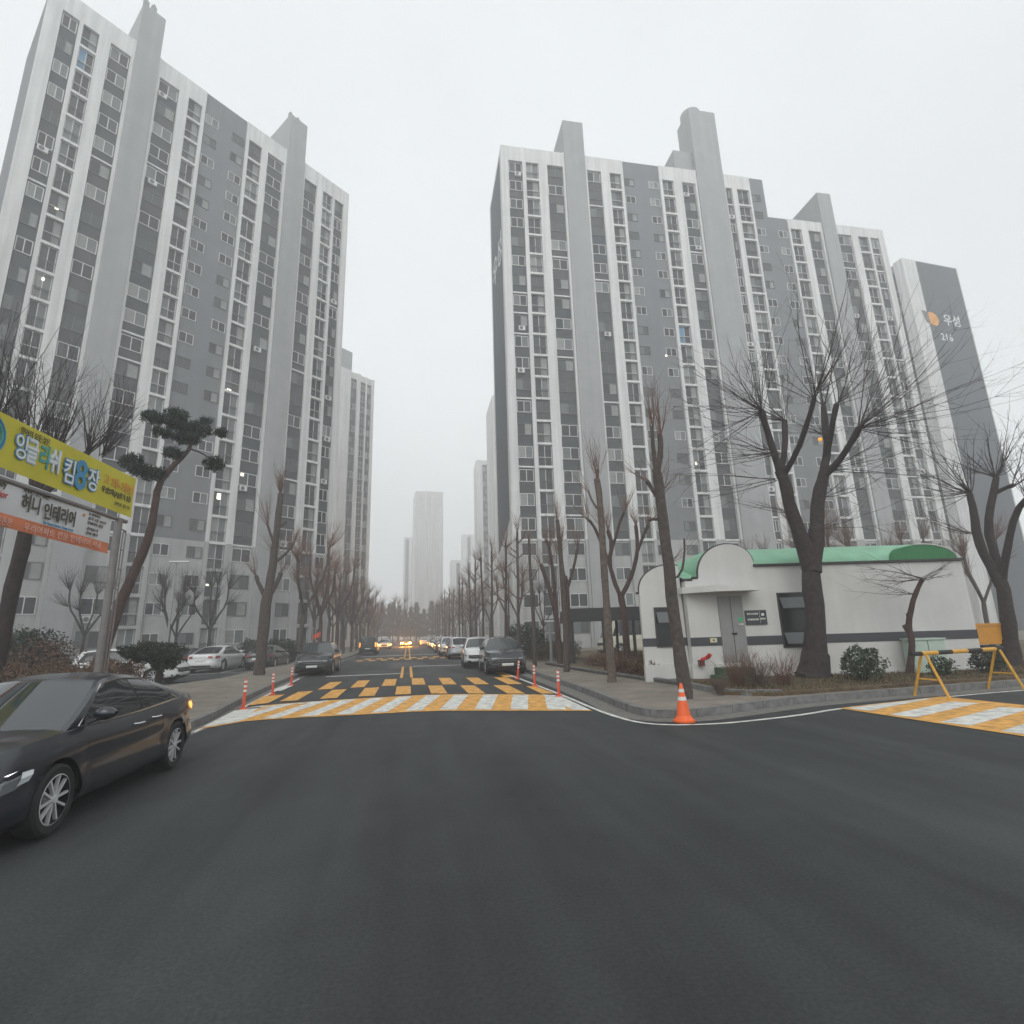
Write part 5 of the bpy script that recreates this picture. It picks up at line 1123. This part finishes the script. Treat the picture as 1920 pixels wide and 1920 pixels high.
# foreground saloon, left front corner towards the viewer
car(SED, PD, 'sedan', -4.26, 7.86, R(-90.6), 'dark grey saloon turning in the foreground at the left, five-spoke alloy wheels', group=None, name='saloon_car', detail=2, lights={'tail': 1, 'drl': 1}, sc_=.975)
car(SUV, PT, 'suv', -4.7, 31.1, S, 'dark teal parked crossover on the left, facing the viewer behind the red posts', chrome=True)
car(SUV, PN, 'suv', 4.42, 26.1, R(-92), 'dark blue-grey parked car on the right facing the viewer, nearest of its row')
car(SUV, PW, 'suv', 4.05, 31.8, R(-93), 'white parked crossover directly behind the dark blue-grey one, facing the viewer', chrome=False)
car(SUV, PS, 'suv', 3.95, 44.0, Nn, 'silver estate-like crossover with its tail to the viewer in the right row')
car(SUV, PW, 'suv', 3.75, 50.5, S, 'white crossover behind the silver one in the right row', chrome=False)
car(SED, PK, 'sedan', 3.7, 58.5, S, 'black car with one amber lamp glowing in the right row', lights={'head': 0})
car(VAN, PT, 'van', -4.15, 61.5, Nn, 'dark van parked on the left with its tail to the viewer', 'van', name='parked_van', lights={'tail': 1})
car(SED, PW, 'sedan', -3.5, 86, S, 'white car with lit amber headlights behind the dark van', lights={'head': 1})
car(SED, PW, 'sedan', 3.0, 104, Nn, 'white car far down the right lane, driving away', group=None, name='saloon_car')
car(SED, PK, 'sedan', -.35, 103.5, S, 'oncoming car with two glaring amber headlights in the middle of the street', group=None, name='saloon_car', lights={'head': 2})
car(SUV, PS, 'suv', -4.3, 112, S, 'small far car with an amber light beyond the white headlit one', lights={'head': 1})
for i, (x, y, pc) in enumerate([(3.9, 66, PW), (4.0, 73, PS), (4.0, 80, PK), (4.0, 88, PW)]): car(SED if i % 2 else SUV, pc, 'sedan' if i % 2 else 'suv', x, y, S, 'hardly visible car deep in the right-hand parked row')
def beam(x, y, z, e):
    ld = bpy.data.lights.new('headlight_beam', 'POINT'); ld.energy = e; ld.color = (1, .38, .05); ld.shadow_soft_size = .12
    lo = bpy.data.objects.new('headlight_beam', ld); COL.objects.link(lo); lo.location = (x, y, z)
for x, y, e in ((-1.0, 100.9, 1000), (.3, 100.9, 1000), (-4.1, 83.4, 20), (-2.9, 83.4, 20)): beam(x, y, .72, e)
# car park on the left
GP = 'cars in the left car park'
car(SED, PW, 'sedan', -12.15, 38.9, R(84), 'white saloon in the left car park, tail lights towards the viewer', group=GP, detail=1, sc_=1.07)
car(SED, PK, 'sedan', -9.35, 39.9, R(86), 'black saloon beside the white one, partly behind the thick pollarded trunk', group=GP)
car(SED, PN, 'sedan', -8.1, 46.5, S, 'dark car behind the black saloon and left of the teal crossover', group=GP)
car(SED, PN, 'sedan', -15.1, 41.5, R(88), 'dark car left of the white saloon, mostly hidden by it', group=GP)
car(SUV, PW, 'suv', -12.5, 28.2, R(0), 'white crossover half hidden behind the mushroom-shaped evergreen', group=GP, chrome=False)
car(SED, PW, 'sedan', -22.0, 34.5, R(20), 'white car behind the hedge below the banners', group=GP, chrome=False)
car(SUV, PW, 'suv', -29.5, 33.5, R(15), 'white car at the far left behind the leaning dark trunk', group=GP, chrome=False)
# behind the shelter
car(SED, PW, 'sedan', 19.6, 58.5, R(0), 'white saloon seen sideways under the black shelter roof', group=None)
car(BUS, PC, 'van', 17.2, 38.6, R(180), 'beige minibus half hidden behind the white utility building', 'minibus', None, 'minibus', chrome=False)
car(SUV, PW, 'suv', 34.5, 30.5, R(170), 'white car behind the orange box at the right edge', group=None, chrome=False)

# ---------------------------------------------------------------- banner stand and banners
k_ = 1.1
def ban(y, z): return (y * k_, 1.8 + (z - 1.8) * k_)
BX = lambda y: (-5.98 - (.29 * (12.45 * k_ - y) / (3.4 * k_))) * k_
POST = mat('post_steel', (.20, .185, .18), .45, metal=.5, noise=.12)
y1, y0 = 12.45 * k_, 5.6 * k_
px_, py_ = BX(y1), y1
r = empty('banner_stand', (px_, py_, .15), 0, 'grey steel banner stand with one round post and a ladder-like brace', 'banner stand')
ZPO = 1.8 + (4.43 - 1.8) * k_ - .2
b = MB(); b.tube([(-.03, -.25, 0), (-.03, -.25, ZPO)], .078, 14, POST); b.build('post', r, smooth=True)
yb_ = y0 - y1; dxb = BX(y0) - BX(y1)
b = MB(); b.tube([(-.03 + dxb, yb_ - .3, 0), (-.03 + dxb, yb_ - .3, ZPO)], .078, 14, POST); b.build('post', r, smooth=True)
b = MB(); zf = 1.8 + (4.43 - 1.8) * k_ - .15
for z in (zf - .06,): b.tube([(.0, .0, z), (dxb, yb_, z)], .05, 6, POST)
b.build('crossbar', r)
b = MB(); b.tube([(-.03, .12, .3), (-.03, .12, zf - .3)], .016, 5, POST); b.tube([(-.03, .0, .3), (-.03, .0, zf - .3)], .016, 5, POST)
for i in range(9): z = .6 + .46 * i; b.tube([(-.03, -.02, z), (-.03, .12, z)], .014, 5, POST)
b.tube([(-.03, .12, zf - .3), (-.03, .0, zf - .26), (-.03, -.2, zf - .26)], .016, 5, POST); b.build('ladder', r)
YEL = mat('banner_yellow', (.56, .50, .03), .6, noise=.06, nscale=3); BWH = mat('banner_white', (.62, .63, .64), .6, noise=.05, nscale=3); BOR = mat('banner_orange', (.62, .19, .085), .6, noise=.06, nscale=3)
TBL = mat('text_blue', (.05, .25, .45), .6); TDK = mat('text_dark', (.06, .05, .03), .6); TLB = mat('text_lightblue', (.45, .60, .66), .6); TTE = mat('text_teal', (.06, .33, .33), .6); TOR = mat('text_orange', (.70, .33, .05), .6); TWH = mat('text_white', (.72, .72, .72), .6); TRD = mat('text_red', (.55, .08, .08), .6)
def banner(name, label, ya, yb2, za, zb2, zc, zd, m, wave=.02):
    """flat cloth hung between (ya: near edge y, za..zb) and (yb2: far edge)"""
    P0_ = Vector((BX(yb2), yb2, 0)); root = empty(name, (BX(ya), ya, 0), 0, label, 'banner'); b = MB(); dy = yb2 - ya; dx = BX(yb2) - BX(ya)
    return root, dx, dy
def cloth(root, dx, dy, zl, zh, m, name='cloth', off=0, ty=0, th=1):
    b = MB(); n = 40
    fn = lambda i, j: Vector((dx * i + off + .018 * sin(i * 23) * sin(pi * j), dy * i, zl(i) + (zh(i) - zl(i)) * j))
    b.grid(fn, n, 4, m); b.grid(lambda i, j: fn(i, j) - Vector((.006, 0, 0)), n, 4, m, flip=True); return b.build(name, root, smooth=True)
zt_ = lambda y: 1.8 + (5.26 - 1.8) * k_; 
ya, yb2 = 5.4 * k_, 12.38 * k_ + .25
root, dx, dy = banner('yellow_banner', 'long yellow banner with blue Korean lettering, upper of the two banners', ya, yb2, 0, 0, 0, 0, YEL)
ZL, ZH = 1.8 + (4.50 - 1.8) * k_, 1.8 + (5.38 - 1.8) * k_
sl = .0
cloth(root, dx, dy, lambda i: ZL + .12 * (1 - i), lambda i: ZH + .03 * (1 - i), YEL)
BA = math.atan2(dy, dx)
def bt(root, body, y, z, size, m, bold=0, sx=1, off=.03):
    i = (y - root.location.y) / dy
    M_ = Matrix.Translation((BX(y) - root.location.x + off, y - root.location.y, z)) @ Matrix.Rotation(BA, 4, 'Z') @ Matrix.Rotation(R(90), 4, 'X')
    return text_mesh(body, size, m, 'lettering', parent=root, matrix=M_, bold=bold, sx=sx)
def YY(u_): # y on the banner line seen at column u of the photograph (at banner height)
    lo_, hi_ = 5.0, 14.5
    for _ in range(40):
        mid = (lo_ + hi_) / 2; c_ = ROT.transposed() @ (Vector((BX(mid), mid, 5.0)) - Vector((0, 0, H)))
        if 960 + FPX * c_.x / -c_.z < u_: lo_ = mid
        else: hi_ = mid
    return (lo_ + hi_) / 2
def span(root, body, u0, u1, z, size, m, bold=0, shadow=None):
    a, c = YY(u0), YY(u1); o = bt(root, body, a, z, size, m, bold); wdt = max(v.co.x for v in o.data.vertices) - min(v.co.x for v in o.data.vertices)
    for v in o.data.vertices: v.co.x *= (c - a) / wdt
    if shadow:
        o2 = bt(root, body, a, z, size, shadow, bold + .022, off=.022); 
        for v in o2.data.vertices: v.co.x *= (c - a) / wdt
    return o
span(root, '영어의 모든것은', 24, 80, ZH - .19, .15, TDK)
span(root, '잉', 18, 40, ZL + .36, .50, TWH, .004, TBL); span(root, '글', 42, 62, ZL + .36, .50, TWH, .004, TLB); span(root, '리', 65, 82, ZL + .36, .48, TTE, .012); span(root, '쉬', 85, 104, ZL + .36, .48, TWH, .008, TLB)
span(root, '킴', 112, 132, ZL + .26, .55, TWH, .004, TBL); span(root, '8', 134, 156, ZL + .20, .85, TBL, .02); span(root, '장', 158, 179, ZL + .30, .52, TWH, .004, TBL)
span(root, '고 2등-3등반', 188, 244, ZL + .55, .24, TOR, .004); span(root, '우성2차(A)상가 3층', 186, 241, ZL + .34, .16, TDK, .002); span(root, '상담 문의', 212, 240, ZL + .16, .09, TDK)
# ring emblem at the left end
b = MB(); yc = YY(-30); 
for rr_, m_ in ((.33, TBL), (.27, TTE)): b.tube([(BX(yc) - root.location.x + .03, yc - root.location.y + rr_ * cos(a * pi / 16), (ZL + ZH) / 2 + .06 + rr_ * sin(a * pi / 16)) for a in range(33)], .022, 5, m_, cap=False)
b.build('emblem', root)
ya, yb2 = 5.4 * k_, 12.0 * k_
root, dx, dy = banner('white_banner', 'white banner with dark Korean lettering over an orange strip, lower of the two', ya, yb2, 0, 0, 0, 0, BWH)
WL = lambda i: 1.8 + (3.83 - 1.8) * k_ + .10 * (1 - i); WH = lambda i: 1.8 + (4.42 - 1.8) * k_ + .05 * (1 - i)
cloth(root, dx, dy, WL, WH, BWH); cloth(root, dx, dy, lambda i: WL(i) - .23, lambda i: WL(i) - .002, BOR, 'orange_strip')
zz = 1.8 + (3.83 - 1.8) * k_
span(root, 'Honney', -22, 18, zz + .47, .17, TDK, .002); span(root, 'interior', -16, 23, zz + .29, .17, TRD, .002)
span(root, '시작하는 공간 디자인', 49, 96, zz + .50, .09, TDK); span(root, '허니', 49, 82, zz + .20, .34, TDK, .007); span(root, '인테리어', 90, 147, zz + .16, .34, TDK, .007); span(root, 'The Honney Interior Design Group', 92, 147, zz + .04, .07, TBL)
for i, tx in enumerate(('우성아파트', '상가 1층 102호', '인테리어 상담', '견적문의', '전화 예약')): span(root, tx, 170, 170 + (22, 33, 28, 20, 21)[i], zz + .47 - .095 * i - (.03 if i > 2 else 0), .075, TDK)
b = MB(); yq = YY(163); b.tube([(BX(yq) - root.location.x + .02, yq - root.location.y, zz + .44), (BX(yq) - root.location.x + .032, yq - root.location.y, zz + .44)], .035, 10, TOR); b.build('emblem', root)
span(root, '안전하고 튼튼한', -30, 38, zz - .155, .15, mat('text_pink', (.75, .48, .40), .6)); span(root, '우리아파트 전문 인테리어 시공', 60, 200, zz - .16, .155, _M['text_pink'])
for u_, v_ in ((172, 955), (206, 962)):
    pass
# ---------------------------------------------------------------- street furniture
ORG = mat('post_orange', (.62, .075, .03), .5); REFL = mat('reflective_white', (.68, .68, .66), .4); CONEO = mat('cone_orange', (.85, .13, .02), .45, noise=.06)
def delineator(x, y, lean, label, hh=.75):
    r = empty('delineator_post', (x, y, .012), 0, label, 'delineator post', 'flexible orange delineator posts'); r.rotation_euler = (lean * .3, lean, 0)
    b = MB(); b.tube([(0, 0, 0), (0, 0, .03), (0, 0, .05)], [.11, .10, .05], 14, ORG); b.build('base', r); b = MB(); b.tube([(0, 0, .05), (0, 0, hh - .02), (0, 0, hh)], [.042, .038, .025], 10, ORG); b.build('post', r, smooth=True)
    for z in (hh * .58, hh * .73, hh * .88): b = MB(); b.tube([(0, 0, z), (0, 0, z + .055)], .0425, 10, REFL); b.build('reflective_band', r)
for u_, v_, le, lb, hh in ((456, 1330, .02, 'left orange post nearest the viewer, on the crossing edge', .78), (511, 1303, -.02, 'middle orange post of the left three', .72), (546, 1285, .02, 'farthest orange post of the left three, by the dark crossover', .72), (970, 1273, .12, 'tilted orange post in front of the dark car on the right', .72), (1003, 1287, -.02, 'middle orange post of the right three', .72), (1048, 1306, .0, 'nearest orange post of the right three, by the kerb', .72)):
    p = G(u_, v_, .012); delineator(p.x, p.y, le, lb, hh)
def cone(p, label, s=1.0):
    r = empty('traffic_cone', p, .3, label, 'traffic cone'); r.scale = (s, s, s)
    b = MB(); b.prism([(.21 * cos(a) * 1.0, .21 * sin(a)) for a in [i * pi / 8 for i in range(16)]], 0, .035, CONEO); b.tube([(0, 0, .035), (0, 0, .07), (0, 0, .12)], [.19, .165, .135], 20, CONEO, cap=False); b.build('base', r)
    b = MB(); b.tube([(0, 0, .12), (0, 0, .70), (0, 0, .72)], [.135, .03, .022], 20, CONEO); b.build('cone_body', r, smooth=True)
    for z0, z1 in ((.40, .47), (.555, .615)): f_ = lambda z: .136 - (z - .12) * .181; b = MB(); b.tube([(0, 0, z0), (0, 0, z1)], [f_(z0) + .002, f_(z1) + .002], 20, REFL, cap=False); b.build('reflective_band', r, smooth=True)
p = G(1283, 1353, .012); cone(p, 'orange traffic cone with two white bands at the kerb corner', 1.0)
p = at(88, 1262, 23); cone((p.x, p.y, .25), 'small orange cone behind the left hedge', .9)
# striped barrier
YB = mat('barrier_yellow', (.62, .33, .035), .5, noise=.15, nscale=8)
pa, pc_ = G(1742, 1309, .012), G(1888, 1294, .012); ax = (pc_ - pa); ax.z = 0; al = ax.length; ang = math.atan2(ax.y, ax.x)
r = empty('striped_barrier', (pa.x, pa.y, .012), ang, 'yellow trestle barrier with a black and yellow beam by the side street', 'barrier')
h_ = 1.02; b = MB(); 
seg_ = [(-.28, .02, BLACK), (.02, .5, YB), (.5, .95, BLACK), (.95, 1.45, YB), (1.45, 1.92, BLACK), (1.92, 2.4, YB), (2.4, 2.68, BLACK)]; fs = (al + .55) / 2.96
for a, c, m_ in seg_: b.tube([(a * fs, 0, h_), (c * fs, 0, h_)], .052, 12, m_)
b.build('beam', r)
for x0 in (.10, al - .02):
    for sy in (-1, 1): b = MB(); b.tube([(x0, sy * .05, h_ - .02), (x0 + .05 * sy, sy * .42, .03), (x0 + .05 * sy, sy * .42, 0)], .03, 6, YB); b.build('leg', r)
    b = MB(); b.tube([(x0 - .03, -.25, .42), (x0 + .03, .25, .42)], .022, 6, YB); b.build('stretcher', r)
# orange box on a dark hand cart
p = G(1858, 1252, .15); r = empty('orange_box', (p.x, p.y, .95), R(-14), 'orange plastic box standing on a dark cart at the right edge', 'box')
OB = mat('box_orange', (.60, .27, .03), .5, noise=.06)
b = MB(); b.prism([(-.52, -.3), (.52, -.3), (.52, .3), (-.52, .3)], 0, .62, OB); b.build('box_body', r); b = MB(); b.prism([(-.55, -.33), (.55, -.33), (.55, .33), (-.55, .33)], .62, .70, OB); b.build('lid', r)
r = empty('hand_cart', (p.x, p.y, .15), R(-14), 'low dark cart carrying the orange box', 'cart'); DKM = mat('cart_dark', (.04, .035, .035), .6)
b = MB(); b.box(-.6, .6, -.36, .36, .52, .60, DKM); b.box(-.6, .6, -.36, -.33, .6, .74, DKM); b.box(-.6, .6, .33, .36, .6, .74, DKM); b.build('tray', r)
for x0 in (-.5, .5): 
    for y0_ in (-.28, .28): b = MB(); b.tube([(x0, y0_, .02), (x0, y0_, .55)], .025, 6, DKM); b.build('leg', r)
# black steel shelter
D0 = 27.5; t_ = tt
S0 = Vector((7.9, 26.3, 0)); SB = mat('shelter_black', (.022, .022, .024), .5)
r = empty('shelter', (8.1, 26.6, .15), UA, 'long black flat-roofed shelter with square posts left of the white building', 'shelter')
b = MB(); b.prism([(0, 0), (6.2, 0), (6.2, 5.0), (-.0, 5.0)], 2.28, 2.36, SB); b.box(-.05, 6.25, -.06, 0, 2.12, 2.80, SB); b.box(-.06, 0, 0, 5, 2.12, 2.80, SB)
for i in range(12): b.box(.2 + i * .5, .26 + i * .5, .1, 4.9, 2.2, 2.28, SB)
b.build('roof', r)
for x0, y0_ in ((.15, .1), (1.75, .1), (3.3, .1), (4.9, .1), (.15, 4.8), (3.3, 4.8), (6.1, 4.8), (6.1, .1)): b = MB(); b.box(x0 - .07, x0 + .07, y0_ - .07, y0_ + .07, 0, 2.2, SB); b.build('post', r)
# street lamps
def lamp(p, hh, label, arm=.9, group=None):
    r = empty('street_lamp', p, 0, label, 'street lamp', group); b = MB(); b.tube([(0, 0, 0), (0, 0, .5), (0, 0, hh)], [.10, .08, .05], 10, STEEL); b.build('pole', r, smooth=True)
    b = MB(); b.prism([(-.35 * arm, -.13), (.75 * arm, -.16), (.75 * arm, .16), (-.35 * arm, .13)], hh, hh + .09, mat('lamp_white', (.66, .67, .66), .4)); b.build('lamp_head', r)
p = G(307, 1248, .15) if False else at(309, 1245, 41); lamp((p.x, p.y, .1), at(319, 1057, 41).z, 'grey street lamp with a flat white head in front of the left tower', 1.1)
p = at(1034, 1239, 30); lamp((p.x, p.y, .15), at(1029, 1166, 30).z - .15, 'short white garden lamp between the street trees on the right', .7)
p = at(594, 1215, 36.5); o = MB(); q0 = at(586, 1200, 37); q1 = at(602, 1184, 37)
o.grid(lambda i, j: Vector((q0.x + (q1.x - q0.x) * i, q0.y + .05 * sin(i * 6), q0.z + (q1.z - q0.z) * (j * .55 + i * .45) )), 8, 4, mat('flag_red', (.6, .09, .05), .6))
ob = MB(); ob.tube([(q0.x, q0.y, .12), (q0.x, q0.y, q1.z + .3)], .03, 6, STEEL)
r = empty('red_flag', (q0.x, q0.y, .12), 0, 'red-orange flag on a thin pole behind the teal crossover', 'flag')
for mb, nm in ((o, 'cloth'), (ob, 'pole')): mb.v = [(v[0] - q0.x, v[1] - q0.y, v[2] - .12) for v in mb.v]; mb.build(nm, r)
p = at(1538, 824, 19.6); b = MB(); b.grid(lambda i, j: Vector((.065 * sin(j * pi) * cos(i * 2 * pi), .065 * sin(j * pi) * sin(i * 2 * pi), .065 * cos(j * pi))), 14, 8, mat('ball_orange', (.8, .34, .03), .5, emit=(1, .45, .05), es=.6)); o = b.build('orange_ball', smooth=True, merge=True); o.location = p; tag(o, 'small glowing orange ball among the branches of the largest tree', 'lamp')  # plain orange ball with a faint glow put into its material
# lamps glowing in rooms of the left tower
def room_lamp(u_, v_, w_, h2, par, P_, t3):
    d = ray(u_, v_); n = Vector((t3.y, -t3.x)); tpar = n.dot(Vector(P_) ) / n.dot(Vector((d.x, d.y))); p = Vector((0, 0, H)) + d * tpar; l = par.matrix_world.inverted() @ p
    b = MB(); b.box(l.x - w_, l.x + w_, .20, .235, l.z - h2, l.z + h2, LITW); b.build('lit_lamp', par)
bpy.context.view_layer.update()
TA = Vector((cos(AA), sin(AA)))
for u_, v_, w_, h2 in ((107, 389, .22, .08), (82, 521, .13, .22), (431, 730, .35, .18), (412, 930, .28, .5), (456, 889, .25, .25), (391, 1096, .25, .12)): room_lamp(u_, v_, w_ * .6, h2 * .6, bA, PA, TA)
for u_, v_, w_, h2 in ((1251, 665, .2, .15), (1307, 868, .2, .25)): room_lamp(u_, v_, w_ * .6, h2 * .6, bB, PB, Vector((cos(AB), sin(AB))))

# ---------------------------------------------------------------- fog
hz = MB(); hz.box(-435, 435, -55, 600, -1.2, 74, None) if False else None
me = bpy.data.meshes.new('haze'); bmx = bmesh.new(); bmesh.ops.create_cube(bmx, size=1); bmx.to_mesh(me); bmx.free()
ho = bpy.data.objects.new('haze', me); COL.objects.link(ho); ho.scale = (304, 401, 75.5); ho.location = (0, 154.5, 36.7); ho['kind'] = 'stuff'
hm = bpy.data.materials.new('fog'); hm.use_nodes = True; hn = hm.node_tree; hn.nodes.clear(); ho_ = hn.nodes.new('ShaderNodeOutputMaterial'); pv = hn.nodes.new('ShaderNodeVolumePrincipled')
pv.inputs['Color'].default_value = (.97, .98, .985, 1); pv.inputs['Density'].default_value = HAZE; pv.inputs['Anisotropy'].default_value = .2; hn.links.new(pv.outputs[0], ho_.inputs['Volume']); me.materials.append(hm)
shrub('bare_shrub', 'tall brown twiggy bush behind the left hedge, between the leaning trunk and the banner post', (-11.6, 20.3, 1.25), (1.3, .7, 1.0), 2600, .05, [TWIGR, BR[2], TWIG], 85, z0=.2)
